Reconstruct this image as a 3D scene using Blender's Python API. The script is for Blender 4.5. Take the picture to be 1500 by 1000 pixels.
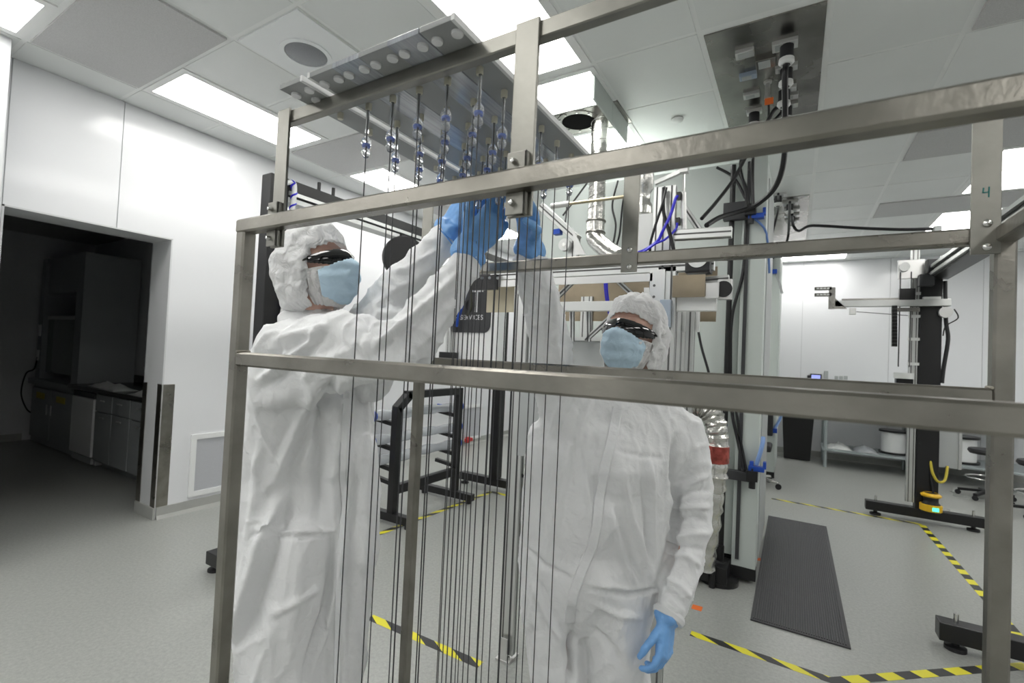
import bpy, bmesh, math, random
import numpy as np
from mathutils import Vector, Matrix, noise
random.seed(7)
S = bpy.context.scene
COL = S.collection
for o in list(bpy.data.objects):
    bpy.data.objects.remove(o)

# ------------------------------------------------------------------ camera
CAM_H = 1.55
YAW, PITCH, ROLL, FPX = math.radians(30.82), math.radians(1.486), math.radians(2.605), 695.0
_f = Vector((-math.sin(YAW)*math.cos(PITCH), math.cos(YAW)*math.cos(PITCH), math.sin(PITCH)))
_r = Vector((math.cos(YAW), math.sin(YAW), 0)); _u = _r.cross(_f)
CR = math.cos(ROLL)*_r + math.sin(ROLL)*_u
CU = -math.sin(ROLL)*_r + math.cos(ROLL)*_u
CF = _f
CC = Vector((0, 0, CAM_H))
cam = bpy.data.cameras.new('camera'); cam.lens = 36*FPX/1500; cam.sensor_width = 36
cam.clip_start = 0.02; cam.clip_end = 60
cob = bpy.data.objects.new('camera', cam); COL.objects.link(cob)
cob.matrix_world = Matrix(((CR.x, CU.x, -CF.x, CC.x), (CR.y, CU.y, -CF.y, CC.y), (CR.z, CU.z, -CF.z, CC.z), (0, 0, 0, 1)))
cam.dof.use_dof = True; cam.dof.focus_distance = 1.45; cam.dof.aperture_fstop = 5.0
S.camera = cob

# ------------------------------------------------------------------ world, exposure
w = bpy.data.worlds.new('world'); S.world = w; w.use_nodes = True
w.node_tree.nodes['Background'].inputs[0].default_value = (0.6, 0.65, 0.7, 1)
w.node_tree.nodes['Background'].inputs[1].default_value = 0.02
S.view_settings.view_transform = 'Standard'; S.view_settings.look = 'None'
S.view_settings.gamma = 1.0; S.view_settings.use_curve_mapping = False
S.view_settings.exposure = 0.27
LAMP = 9.0          # strength of every ceiling light diffuser

# ------------------------------------------------------------------ measuring helpers (pixel of the 1500x1000 frame -> point on a real plane)
def ray(u, v): return CF + CR*((u-750)/FPX) - CU*((v-500)/FPX)
def onZ(u, v, z): d = ray(u, v); return CC + d*((z-CAM_H)/d.z)
def onX(u, v, x): d = ray(u, v); return CC + d*(x/d.x)
def onY(u, v, y): d = ray(u, v); return CC + d*(y/d.y)
def at(u, v, dep): return CC + ray(u, v)*dep

# ------------------------------------------------------------------ materials
MATS = {}
def mat(name, col, rough=0.5, metal=0.0, noise_amt=0.0, nscale=20.0, bump=0.0, bscale=60.0, spec=0.5, trans=0.0, alpha=1.0,
        emit=None, estr=0.0, coat=0.0, stretch=None, sub=0.0, ior=1.45, rvar=0.0, col2=None):
    if name in MATS: return MATS[name]
    m = bpy.data.materials.new(name); m.use_nodes = True
    nt = m.node_tree; N = nt.nodes; L = nt.links; b = N['Principled BSDF']
    b.inputs['Base Color'].default_value = (*col, 1); b.inputs['Roughness'].default_value = rough
    b.inputs['Metallic'].default_value = metal; b.inputs['Specular IOR Level'].default_value = spec
    b.inputs['Transmission Weight'].default_value = trans; b.inputs['Alpha'].default_value = alpha
    b.inputs['IOR'].default_value = ior
    if coat: b.inputs['Coat Weight'].default_value = coat; b.inputs['Coat Roughness'].default_value = 0.08
    if sub: b.inputs['Subsurface Weight'].default_value = sub; b.inputs['Subsurface Radius'].default_value = (0.02, 0.015, 0.012)
    if emit: b.inputs['Emission Color'].default_value = (*emit, 1); b.inputs['Emission Strength'].default_value = estr
    if noise_amt or bump or rvar:
        tc = N.new('ShaderNodeTexCoord'); mp = N.new('ShaderNodeMapping')
        L.new(tc.outputs['Object'], mp.inputs['Vector'])
        if stretch: mp.inputs['Scale'].default_value = stretch
    if noise_amt or rvar:
        n = N.new('ShaderNodeTexNoise'); n.inputs['Scale'].default_value = nscale; n.inputs['Detail'].default_value = 6
        L.new(mp.outputs[0], n.inputs['Vector'])
    if noise_amt:
        r = N.new('ShaderNodeValToRGB'); c2 = col2 or tuple(c*(1-noise_amt) for c in col)
        r.color_ramp.elements[0].position = 0.3; r.color_ramp.elements[1].position = 0.7
        r.color_ramp.elements[0].color = (*c2, 1); r.color_ramp.elements[1].color = (*[min(1, c*(1+noise_amt*0.4)) for c in col], 1)
        L.new(n.outputs['Fac'], r.inputs[0]); L.new(r.outputs[0], b.inputs['Base Color'])
    if rvar:
        mr = N.new('ShaderNodeMapRange'); mr.inputs[3].default_value = max(0.02, rough-rvar); mr.inputs[4].default_value = rough+rvar
        L.new(n.outputs['Fac'], mr.inputs[0]); L.new(mr.outputs[0], b.inputs['Roughness'])
    if bump:
        n2 = N.new('ShaderNodeTexNoise'); n2.inputs['Scale'].default_value = bscale; n2.inputs['Detail'].default_value = 5
        L.new(mp.outputs[0], n2.inputs['Vector'])
        bp = N.new('ShaderNodeBump'); bp.inputs['Strength'].default_value = bump; bp.inputs['Distance'].default_value = 0.01
        L.new(n2.outputs['Fac'], bp.inputs['Height']); L.new(bp.outputs[0], b.inputs['Normal'])
    MATS[name] = m; return m

M_WALL = mat('wall_gloss_panel', (0.77, 0.78, 0.80), 0.15, spec=0.5, bump=0.02, bscale=3.0)
M_WALLP = mat('wall_plain', (0.72, 0.73, 0.74), 0.5)
M_JOINT = mat('panel_joint', (0.50, 0.51, 0.52), 0.6)
M_TBAR = mat('ceiling_tbar', (0.86, 0.875, 0.865), 0.4)
M_TILE = mat('ceiling_tile', (0.80, 0.82, 0.81), 0.38, noise_amt=0.03, nscale=2.0)
M_TILE_SPK = mat('speaker_tile', (0.90, 0.92, 0.93), 0.4)
M_HEPA = mat('filter_grille', (0.58, 0.58, 0.58), 0.5, noise_amt=0.12, nscale=160, bump=0.15, bscale=400)
M_GRILLE = mat('speaker_grille', (0.30, 0.31, 0.33), 0.5, noise_amt=0.2, nscale=300)
M_LIGHT = mat('light_diffuser', (0.9, 0.9, 0.9), 0.5, emit=(1.0, 0.985, 0.95), estr=LAMP)
M_FRAMEW = mat('light_frame', (0.86, 0.87, 0.86), 0.35)
M_STEEL = mat('brushed_stainless', (0.305, 0.29, 0.258), 0.30, 1.0, noise_amt=0.28, nscale=9, stretch=(1, 1, 1), rvar=0.10, bump=0.06, bscale=90)
M_STEELP = mat('stainless_plate', (0.33, 0.32, 0.30), 0.26, 1.0, noise_amt=0.35, nscale=3.5, rvar=0.12)
M_STEELB = mat('satin_flat_bar', (0.275, 0.27, 0.245), 0.38, 1.0, noise_amt=0.16, nscale=14, rvar=0.08, bump=0.04, bscale=60)
M_WELD = mat('weld_bead', (0.40, 0.37, 0.32), 0.4, 1.0, bump=0.6, bscale=200)
M_BOLT = mat('bolt_steel', (0.7, 0.7, 0.68), 0.2, 1.0)
M_ALU = mat('anodised_aluminium', (0.62, 0.63, 0.62), 0.38, 0.85, noise_amt=0.05, nscale=6)
M_ALUD = mat('aluminium_slot', (0.12, 0.12, 0.12), 0.6, 0.3)
M_ALUM = mat('machined_aluminium', (0.66, 0.66, 0.65), 0.32, 0.7, noise_amt=0.06, nscale=5)
M_FOIL = mat('duct_foil', (0.72, 0.71, 0.68), 0.22, 1.0, noise_amt=0.25, nscale=12, bump=0.5, bscale=25)
M_FOILR = mat('red_foil_tape', (0.45, 0.10, 0.08), 0.3, 0.6, noise_amt=0.5, nscale=30, bump=0.5, bscale=40)
M_BLACK = mat('black_paint', (0.012, 0.012, 0.013), 0.35, bump=0.02)
M_BLACKR = mat('black_rubber', (0.018, 0.018, 0.02), 0.55)
M_CABLE = mat('black_cable', (0.012, 0.012, 0.014), 0.42)
M_GREEN = mat('grey_green_panel', (0.56, 0.61, 0.585), 0.42, noise_amt=0.03, nscale=2)
M_GREY = mat('grey_panel', (0.42, 0.44, 0.44), 0.5, noise_amt=0.04, nscale=3)
M_GREYD = mat('dark_grey_panel', (0.045, 0.046, 0.05), 0.42)
M_WHITE = mat('white_enamel', (0.80, 0.81, 0.81), 0.3)
M_WHITEP = mat('white_plastic', (0.78, 0.79, 0.78), 0.35)
M_TAN = mat('tan_panel', (0.30, 0.25, 0.18), 0.28, 0.75, noise_amt=0.35, nscale=4)
M_BLUE = mat('blue_anodised', (0.02, 0.08, 0.45), 0.35, 0.2)
M_BLUET = mat('blue_air_hose', (0.035, 0.03, 0.62), 0.3)
M_YEL = mat('yellow_plastic', (0.75, 0.45, 0.02), 0.4)
M_ORANGE = mat('orange_tape', (0.75, 0.16, 0.03), 0.5)
M_RED = mat('red_plastic', (0.5, 0.03, 0.03), 0.4)
M_CLEAR = mat('clear_plastic', (0.95, 0.97, 1.0), 0.04, trans=0.85, ior=1.33)
M_ACRYL = mat('clear_acrylic', (0.92, 0.93, 0.94), 0.12, trans=0.25, ior=1.45)
M_WRAP = mat('plastic_wrap', (0.75, 0.78, 0.82), 0.12, trans=0.5, bump=0.7, bscale=18)
M_VALVE = mat('blue_valve', (0.045, 0.13, 0.58), 0.35)
M_PLUG = mat('cream_plug', (0.62, 0.60, 0.50), 0.5)
M_PLANK = mat('grey_plank', (0.30, 0.31, 0.31), 0.35, noise_amt=0.05, nscale=4)
M_PLANKC = mat('film_covered_plank', (0.40, 0.42, 0.46), 0.12, noise_amt=0.25, nscale=6, stretch=(30, 1, 1), coat=0.5)
M_LITEDGE = mat('painted_lit_edge', (0.72, 0.73, 0.73), 0.3)  # paler than the boards: light on their side faces put into the colour
M_STRING = mat('carbon_string', (0.035, 0.036, 0.04), 0.35)
M_CAB = mat('lab_cabinet', (0.35, 0.37, 0.38), 0.5)
M_TOP = mat('black_worktop', (0.015, 0.015, 0.016), 0.18)
M_GLASS = mat('tinted_glass', (0.55, 0.62, 0.60), 0.05, trans=0.7, ior=1.45)
M_BASE = mat('coved_baseboard', (0.40, 0.405, 0.385), 0.5, noise_amt=0.04, nscale=12)

def floor_mat():
    m = bpy.data.materials.new('speckled_vinyl'); m.use_nodes = True; nt = m.node_tree; N = nt.nodes; L = nt.links
    b = N['Principled BSDF']; tc = N.new('ShaderNodeTexCoord')
    n1 = N.new('ShaderNodeTexNoise'); n1.inputs['Scale'].default_value = 55; n1.inputs['Detail'].default_value = 8; n1.inputs['Roughness'].default_value = 0.75
    n2 = N.new('ShaderNodeTexNoise'); n2.inputs['Scale'].default_value = 0.9
    n3 = N.new('ShaderNodeTexVoronoi'); n3.inputs['Scale'].default_value = 110
    for n in (n1, n2, n3): L.new(tc.outputs['Object'], n.inputs['Vector'])
    r = N.new('ShaderNodeValToRGB'); e = r.color_ramp.elements
    e[0].position = 0.32; e[0].color = (0.27, 0.28, 0.265, 1); e[1].position = 0.62; e[1].color = (0.37, 0.38, 0.36, 1)
    L.new(n1.outputs['Fac'], r.inputs[0])
    r3 = N.new('ShaderNodeValToRGB'); r3.color_ramp.elements[0].position = 0.06; r3.color_ramp.elements[0].color = (0.72, 0.72, 0.72, 1)
    r3.color_ramp.elements[1].position = 0.16; r3.color_ramp.elements[1].color = (1, 1, 1, 1)
    L.new(n3.outputs['Distance'], r3.inputs[0])
    mx = N.new('ShaderNodeMixRGB'); mx.blend_type = 'MULTIPLY'; mx.inputs[0].default_value = 1
    L.new(r.outputs[0], mx.inputs[1]); L.new(r3.outputs[0], mx.inputs[2]); L.new(mx.outputs[0], b.inputs['Base Color'])
    mr = N.new('ShaderNodeMapRange'); mr.inputs[3].default_value = 0.24; mr.inputs[4].default_value = 0.36
    L.new(n2.outputs['Fac'], mr.inputs[0]); L.new(mr.outputs[0], b.inputs['Roughness'])
    bp = N.new('ShaderNodeBump'); bp.inputs['Strength'].default_value = 0.06; bp.inputs['Distance'].default_value = 0.005
    L.new(n1.outputs['Fac'], bp.inputs['Height']); L.new(bp.outputs[0], b.inputs['Normal'])
    return m
M_FLOOR = floor_mat()

def fabric_mat(name, col, trans, rough=0.75, bscale=700, bump=0.06, wr=0.0, wscale=18):
    # thin nonwoven fabric: diffuse + a share of translucency
    m = bpy.data.materials.new(name); m.use_nodes = True; nt = m.node_tree; N = nt.nodes; L = nt.links
    b = N['Principled BSDF']; b.inputs['Base Color'].default_value = (*col, 1); b.inputs['Roughness'].default_value = rough
    b.inputs['Specular IOR Level'].default_value = 0.25
    tr = N.new('ShaderNodeBsdfTranslucent'); tr.inputs[0].default_value = (*col, 1)
    mx = N.new('ShaderNodeMixShader'); mx.inputs[0].default_value = trans
    L.new(b.outputs[0], mx.inputs[1]); L.new(tr.outputs[0], mx.inputs[2]); L.new(mx.outputs[0], N['Material Output'].inputs[0])
    tc = N.new('ShaderNodeTexCoord'); n = N.new('ShaderNodeTexNoise'); n.inputs['Scale'].default_value = bscale
    L.new(tc.outputs['Object'], n.inputs['Vector'])
    bp = N.new('ShaderNodeBump'); bp.inputs['Strength'].default_value = bump; bp.inputs['Distance'].default_value = 0.002
    L.new(n.outputs['Fac'], bp.inputs['Height'])
    if wr:
        n2 = N.new('ShaderNodeTexNoise'); n2.inputs['Scale'].default_value = wscale; n2.inputs['Detail'].default_value = 4; n2.inputs['Distortion'].default_value = 1.2
        L.new(tc.outputs['Object'], n2.inputs['Vector'])
        bp2 = N.new('ShaderNodeBump'); bp2.inputs['Strength'].default_value = wr; bp2.inputs['Distance'].default_value = 0.02
        L.new(n2.outputs['Fac'], bp2.inputs['Height']); L.new(bp.outputs[0], bp2.inputs['Normal']); L.new(bp2.outputs[0], b.inputs['Normal'])
    else: L.new(bp.outputs[0], b.inputs['Normal'])
    return m

# ------------------------------------------------------------------ mesh helpers
class MB:
    def __init__(s): s.v = []; s.f = []
    def add(s, vs, fs):
        o = len(s.v); s.v += [tuple(p) for p in vs]; s.f += [tuple(i+o for i in q) for q in fs]; return s
    def box(s, a, b, rot=None, pivot=None):
        x0, y0, z0 = a; x1, y1, z1 = b
        vs = [Vector(p) for p in ((x0,y0,z0),(x1,y0,z0),(x1,y1,z0),(x0,y1,z0),(x0,y0,z1),(x1,y0,z1),(x1,y1,z1),(x0,y1,z1))]
        if rot is not None:
            pv = Vector(pivot) if pivot is not None else Vector(((x0+x1)/2,(y0+y1)/2,(z0+z1)/2))
            vs = [rot @ (p-pv) + pv for p in vs]
        return s.add(vs, [(0,3,2,1),(4,5,6,7),(0,1,5,4),(1,2,6,5),(2,3,7,6),(3,0,4,7)])
    def cbox(s, c, size, rot=None):
        c = Vector(c); h = Vector(size)/2; return s.box(c-h, c+h, rot, c)
    def beam(s, p, q, wdt, hgt, up=(0,0,1), cham=0.0):
        # rectangular tube from p to q, chamfered edges
        p = Vector(p); q = Vector(q); d = (q-p).normalized(); up = Vector(up)
        if abs(d.dot(up)) > 0.99: up = Vector((0,1,0))
        sd = d.cross(up).normalized(); u2 = sd.cross(d).normalized()
        a, b, c = wdt/2, hgt/2, cham
        pr = [(-a,-b),(a,-b),(a,b),(-a,b)] if not c else [(-a+c,-b),(a-c,-b),(a,-b+c),(a,b-c),(a-c,b),(-a+c,b),(-a,b-c),(-a,-b+c)]
        n = len(pr); vs = [e + sd*x + u2*y for e in (p, q) for x, y in pr]
        fs = [(i, (i+1)%n, n+(i+1)%n, n+i) for i in range(n)] + [tuple(range(n))[::-1], tuple(range(n, 2*n))]
        return s.add(vs, fs)
    def cyl(s, p, q, r, r2=None, n=12, caps=True):
        p = Vector(p); q = Vector(q); r2 = r if r2 is None else r2
        d = (q-p).normalized(); t = Vector((0,0,1)) if abs(d.z) < 0.9 else Vector((1,0,0))
        a = d.cross(t).normalized(); b = d.cross(a)
        vs = [e + (a*math.cos(2*math.pi*i/n) + b*math.sin(2*math.pi*i/n))*rr for e, rr in ((p, r), (q, r2)) for i in range(n)]
        fs = [(i, (i+1)%n, n+(i+1)%n, n+i) for i in range(n)]
        if caps: fs += [tuple(range(n))[::-1], tuple(range(n, 2*n))]
        return s.add(vs, fs)
    def lathe(s, c, prof, axis=(0,0,1), n=16):
        c = Vector(c); d = Vector(axis).normalized(); t = Vector((0,0,1)) if abs(d.z) < 0.9 else Vector((1,0,0))
        a = d.cross(t).normalized(); b = d.cross(a); vs = []; fs = []
        for r, h in prof:
            for i in range(n): vs.append(c + d*h + (a*math.cos(2*math.pi*i/n) + b*math.sin(2*math.pi*i/n))*max(r, 1e-5))
        for k in range(len(prof)-1):
            for i in range(n): fs.append((k*n+i, k*n+(i+1)%n, (k+1)*n+(i+1)%n, (k+1)*n+i))
        fs += [tuple(range(n))[::-1], tuple(range((len(prof)-1)*n, len(prof)*n))]
        return s.add(vs, fs)
    def tube(s, pts, r, n=8, smooth=6, radii=None):
        P = [Vector(p) for p in pts]
        if smooth and len(P) > 2:
            Q = []
            for i in range(len(P)-1):
                p0 = P[max(i-1, 0)]; p1 = P[i]; p2 = P[i+1]; p3 = P[min(i+2, len(P)-1)]
                for k in range(smooth):
                    t = k/smooth
                    Q.append(0.5*((2*p1) + (p2-p0)*t + (2*p0-5*p1+4*p2-p3)*t*t + (3*p1-p0-3*p2+p3)*t**3))
            Q.append(P[-1]); P = Q
        vs = []; fs = []; a = None
        for i, p in enumerate(P):
            d = (P[min(i+1, len(P)-1)] - P[max(i-1, 0)]).normalized()
            if a is None:
                t = Vector((0,0,1)) if abs(d.z) < 0.9 else Vector((1,0,0)); a = d.cross(t).normalized()
            else: a = (a - d*a.dot(d)).normalized()
            b = d.cross(a); rr = r if radii is None else radii(i/(len(P)-1))
            for k in range(n): vs.append(p + (a*math.cos(2*math.pi*k/n) + b*math.sin(2*math.pi*k/n))*rr)
        for i in range(len(P)-1):
            for k in range(n): fs.append((i*n+k, i*n+(k+1)%n, (i+1)*n+(k+1)%n, (i+1)*n+k))
        fs += [tuple(range(n))[::-1], tuple(range((len(P)-1)*n, len(P)*n))]
        return s.add(vs, fs)
    def prism(s, poly, axis, lo, hi):
        # extrude a 2D polygon along an axis ('x','y','z')
        def pt(a, b, h): return {'x': (h, a, b), 'y': (a, h, b), 'z': (a, b, h)}[axis]
        n = len(poly); vs = [pt(a, b, h) for h in (lo, hi) for a, b in poly]
        return s.add(vs, [(i, (i+1)%n, n+(i+1)%n, n+i) for i in range(n)] + [tuple(range(n))[::-1], tuple(range(n, 2*n))])
    def build(s, name, material, parent=None, smooth=False, local=False, bevel=0.0):
        me = bpy.data.meshes.new(name); me.from_pydata(s.v, [], s.f); me.update()
        bm = bmesh.new(); bm.from_mesh(me); bmesh.ops.recalc_face_normals(bm, faces=bm.faces)
        if bevel:
            es = [e for e in bm.edges if len(e.link_faces) == 2 and e.calc_face_angle(0) > 0.6]
            bmesh.ops.bevel(bm, geom=es, offset=bevel, segments=2, affect='EDGES', profile=0.6)
        bm.to_mesh(me); bm.free()
        me.materials.append(material)
        if smooth:
            me.polygons.foreach_set('use_smooth', [True]*len(me.polygons))
            try: me.set_sharp_from_angle(angle=math.radians(40))
            except Exception: pass
        o = bpy.data.objects.new(name, me); COL.objects.link(o)
        if parent is not None:
            o.parent = parent
            if not local: o.matrix_parent_inverse = parent.matrix_world.inverted() if parent.type != 'EMPTY' else Matrix.Translation(-parent.location)
        return o

def tag(o, label=None, cat=None, group=None, kind=None):
    if label: o['label'] = label
    if cat: o['category'] = cat
    if group: o['group'] = group
    if kind: o['kind'] = kind
    return o
def empty(name, loc, label, cat, group=None):
    o = bpy.data.objects.new(name, None); COL.objects.link(o); o.location = Vector(loc); o.empty_display_size = 0.05
    return tag(o, label, cat, group)
def child(o, name, parent):           # linked copy of a piece
    c = o.copy(); COL.objects.link(c); c.name = name; c.parent = parent; return c
def copy_tree(root):
    r = root.copy(); COL.objects.link(r)
    for ch in root.children:
        c = ch.copy(); COL.objects.link(c); c.parent = r
        for g in ch.children:
            d = g.copy(); COL.objects.link(d); d.parent = c
    return r
def text_obj(name, body, size, material, parent, origin, xdir, ydir, depth=0.001):
    cu = bpy.data.curves.new(name, 'FONT'); cu.body = body; cu.size = size; cu.extrude = depth; cu.align_x = 'CENTER'; cu.align_y = 'CENTER'
    t = bpy.data.objects.new(name, cu); COL.objects.link(t)
    dg = bpy.context.evaluated_depsgraph_get(); me = bpy.data.meshes.new_from_object(t.evaluated_get(dg)); bpy.data.objects.remove(t)
    x = Vector(xdir).normalized(); y = Vector(ydir).normalized(); z = x.cross(y)
    me.transform(Matrix(((x.x, y.x, z.x, origin[0]), (x.y, y.y, z.y, origin[1]), (x.z, y.z, z.z, origin[2]), (0, 0, 0, 1))))
    me.materials.clear(); me.materials.append(material)
    o = bpy.data.objects.new(name, me); COL.objects.link(o)
    if parent is not None:
        o.parent = parent; o.matrix_parent_inverse = Matrix.Translation(-parent.location)
    return o
# ------------------------------------------------------------------ the room
ZC = 3.42; XL = -4.65; YB = 9.9; XR = 5.2; YN = -4.6
FL = tag(MB().box((-10.2, YN-0.2, -0.1), (XR+0.2, YB+0.2, 0.0)).build('floor', M_FLOOR), kind='structure')
CE = tag(MB().box((XL-0.4, YN-0.2, ZC+0.002), (XR+0.2, YB+0.2, ZC+0.12)).build('ceiling', M_TBAR), kind='structure')
GX = [XL, -4.3, -3.669, -3.038, -2.407, -1.776, -1.145, -0.514, 0.117, 0.748, 1.379, 2.01, 2.64, 3.27, 3.9, 4.53, XR]
GY = [YN, -4.13, -3.5, -2.87, -2.24, -1.6, -0.97, -0.34, 0.29, 0.93, 1.555, 2.15, 2.775, 3.42, 4.05, 4.69, 5.32, 5.95, 6.58, 7.2, 7.83, 8.46, 9.09, 9.72, YB]
def ix(l, v): return min(range(len(l)), key=lambda i: abs(l[i]-v))
used = set()
def span(x0, x1, y0, y1):
    i0, i1, j0, j1 = ix(GX, x0), ix(GX, x1), ix(GY, y0), ix(GY, y1)
    for i in range(i0, i1):
        for j in range(j0, j1): used.add((i, j))
    return GX[i0], GX[i1], GY[j0], GY[j1]
# ceiling lights: three columns of two-tile fixtures with one filter between fixtures
LIGHTS = []
for x0, x1, nm in ((-4.3, -3.669, 'left wall'), (-1.776, -1.145, 'middle'), (1.379, 2.01, 'right side'), (3.9, 4.53, 'far right')):
    for y0, y1 in ((-4.13, -2.87), (-2.24, -0.97), (-0.34, 0.93), (1.555, 2.775), (3.42, 4.69), (5.32, 6.58), (7.2, 8.46)):
        if nm == 'far right' and y0 < 3: continue
        if nm == 'middle' and y0 == 3.42: continue
        LIGHTS.append((x0, x1, y0, y1, nm))
LIGHTS.append((-0.514, 0.748, 9.09, 9.72, 'back wall'))
LAB = {('left wall', 1.555): 'bright ceiling light panel along the left wall above the doorway',
       ('left wall', 3.42): 'ceiling light panel seen beneath the hanging planks near the left wall',
       ('left wall', 5.32): 'distant ceiling light along the left wall glimpsed between the two people',
       ('middle', 1.555): 'large bright ceiling light panel crossed by the top steel rail',
       ('right side', 5.32): 'ceiling light beside the numbered flat bar at right edge',
       ('right side', 7.2): 'ceiling light above the right gantry near the back wall',
       ('back wall', 9.09): 'ceiling light strip lying along the back wall'}
for x0, x1, y0, y1, nm in LIGHTS:
    a0, a1, b0, b1 = span(x0, x1, y0, y1)
    rt = empty('ceiling_light', ((a0+a1)/2, (b0+b1)/2, ZC), LAB.get((nm, y0), 'recessed ceiling light panel outside the picture, %s column' % nm), 'light', 'ceiling light panels')
    f = MB(); t = 0.055
    f.box((a0+0.012, b0+0.012, ZC-0.006), (a1-0.012, b0+t, ZC+0.006)); f.box((a0+0.012, b1-t, ZC-0.006), (a1-0.012, b1-0.012, ZC+0.006))
    f.box((a0+0.012, b0+t, ZC-0.006), (a0+t+0.01, b1-t, ZC+0.006)); f.box((a1-t-0.01, b0+t, ZC-0.006), (a1-0.012, b1-t, ZC+0.006))
    f.build('frame', M_FRAMEW, rt)
    MB().box((a0+t+0.01, b0+t, ZC-0.003), (a1-t-0.01, b1-t, ZC+0.005)).build('diffuser', M_LIGHT, rt)
# middle column beside the exhaust: a short light, the steel duct plate, another light
span(-1.776, -1.145, 2.775, 4.69)
for b0, b1, lb in ((2.80, 3.255, 'short bright ceiling light between the big light and the duct plate'), (3.62, 4.68, 'ceiling light just beyond the steel duct plate')):
    a0, a1 = -1.776, -1.145
    rt = empty('ceiling_light', ((a0+a1)/2, (b0+b1)/2, ZC), lb, 'light', 'ceiling light panels'); f = MB(); t = 0.04
    f.box((a0+0.012, b0+0.005, ZC-0.006), (a1-0.012, b0+t, ZC+0.002)); f.box((a0+0.012, b1-t*0.4, ZC-0.006), (a1-0.012, b1-0.002, ZC+0.002))
    f.box((a0+0.012, b0+t, ZC-0.006), (a0+t+0.01, b1-t*0.4, ZC+0.002)); f.box((a1-t-0.01, b0+t, ZC-0.006), (a1-0.012, b1-t*0.4, ZC+0.002)); f.build('frame', M_FRAMEW, rt)
    MB().box((a0+t+0.01, b0+t, ZC-0.003), (a1-t-0.01, b1-t*0.4, ZC+0.002)).build('diffuser', M_LIGHT, rt)
# filter panels
HP = [(-4.3, -3.038, y, y2, 'left') for y, y2 in ((-0.97, -0.34), (0.93, 1.555), (2.775, 3.42), (4.69, 5.32))] + \
     [(0.748, 2.01, y, y2, 'right') for y, y2 in ((0.93, 1.555), (2.775, 3.42), (4.69, 5.32), (6.58, 7.2))]
HL = {('left', 0.93): 'large grey filter panel in the ceiling at top left corner', ('left', 2.775): 'grey filter panel between the two left wall ceiling lights',
      ('left', 4.69): 'grey ceiling filter panel beyond the second left light', ('right', 2.775): 'grey filter panel at the top right corner of the picture',
      ('right', 4.69): 'grey filter panel left of the bright light behind the numbered bar', ('right', 6.58): 'narrow looking grey filter panel between the two right lights'}
for x0, x1, y0, y1, sd in HP:
    a0, a1, b0, b1 = span(x0, x1, y0, y1)
    o = MB().box((a0+0.03, b0+0.02, ZC-0.012), (a1-0.03, b1-0.02, ZC+0.005)).build('filter_panel', M_HEPA)
    tag(o, HL.get((sd, y0), 'grey ceiling filter panel outside the picture'), 'filter panel', 'ceiling filter panels')
# utility plates
UP = [span(-0.514, 0.117, 2.775, 4.05), span(-0.514, 0.117, 5.95, 8.46)]
# exhaust chase hanging under the middle column
CH = (-1.80, -1.19, 2.90, 3.40)
# tiles
tiles = {}
for i in range(len(GX)-1):
    for j in range(len(GY)-1):
        if (i, j) in used: continue
        dx = GX[i+1]-GX[i]; dy = GY[j+1]-GY[j]; key = (round(dx, 3), round(dy, 3))
        g = 0.013
        if key not in tiles:
            o = MB().box((-dx/2+g, -dy/2+g, -0.001), (dx/2-g, dy/2-g, 0.006)).build('ceiling_tile', M_TILE, CE, local=True, bevel=0.001); tiles[key] = o
        else: o = child(tiles[key], 'ceiling_tile', CE)
        o.location = ((GX[i]+GX[i+1])/2, (GY[j]+GY[j+1])/2, ZC)
# ceiling speaker in its white tile, smoke detector disc
rt = empty('ceiling_speaker', (-2.74, 1.855, ZC), 'round grey ceiling speaker in a white tile at upper left', 'speaker')
MB().box((-3.015, 1.575, ZC-0.010), (-2.43, 2.13, ZC-0.002)).build('tile', M_TILE_SPK, rt)
MB().lathe((-2.74, 1.855, ZC-0.010), [(0.155, 0), (0.155, -0.006), (0.128, -0.008), (0.128, 0.0)], n=40).build('trim_ring', M_TILE_SPK, rt, smooth=True)
MB().lathe((-2.74, 1.855, ZC-0.012), [(0.0, 0), (0.127, 0), (0.12, -0.006), (0.0, -0.009)], n=40).build('grille', M_GRILLE, rt, smooth=True)
p = onZ(992, 174, ZC-0.004)
tag(MB().lathe(p, [(0.045, 0), (0.045, -0.012), (0.03, -0.02), (0.0, -0.02)], n=24).build('sprinkler_cover', M_WHITEP, smooth=True), 'small round white cap on the ceiling left of the steel plate', 'sprinkler cap')

# ---- walls
def wall_panels(root, edges, lo, hi, plane, pos, thick, material):
    for a, b in zip(edges[:-1], edges[1:]):
        m = MB()
        if plane == 'x': m.box((pos, a+0.003, lo), (pos+thick, b-0.003, hi))
        else: m.box((a+0.003, pos, lo), (b-0.003, pos+thick, hi))
        m.build('wall_panel', material, root)
D0, D1, DZ = 0.955, 1.99, 2.41          # doorway
T = 0.34
wl = MB()
wl.box((XL-T, YN, 0), (XL-0.008, D0, ZC)).box((XL-T, D1, 0), (XL-0.008, YB, ZC)).box((XL-T, D0, DZ), (XL-0.008, D1, ZC))
WL = tag(wl.build('wall_left', M_JOINT), kind='structure')
wall_panels(WL, [YN, -2.0, -0.2, D0], 0.0, ZC, 'x', XL-0.008, 0.008, M_WALL)
MB().box((XL-0.008, D0+0.003, DZ), (XL, 1.587, ZC)).build('wall_panel', M_WALL, WL)
#wall_panels(WL, [D0, 1.59], DZ, ZC, 'x', XL-0.008, 0.008, M_WALL)
MB().prism([(1.593, DZ), (D1, DZ), (D1, 0.0), (4.027, 0.0), (4.027, ZC), (1.593, ZC)], 'x', XL-0.008, XL).build('wall_panel', M_WALL, WL)
wall_panels(WL, [4.03, 6.47, 8.3, YB], 0.0, ZC, 'x', XL-0.008, 0.008, M_WALL)
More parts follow.
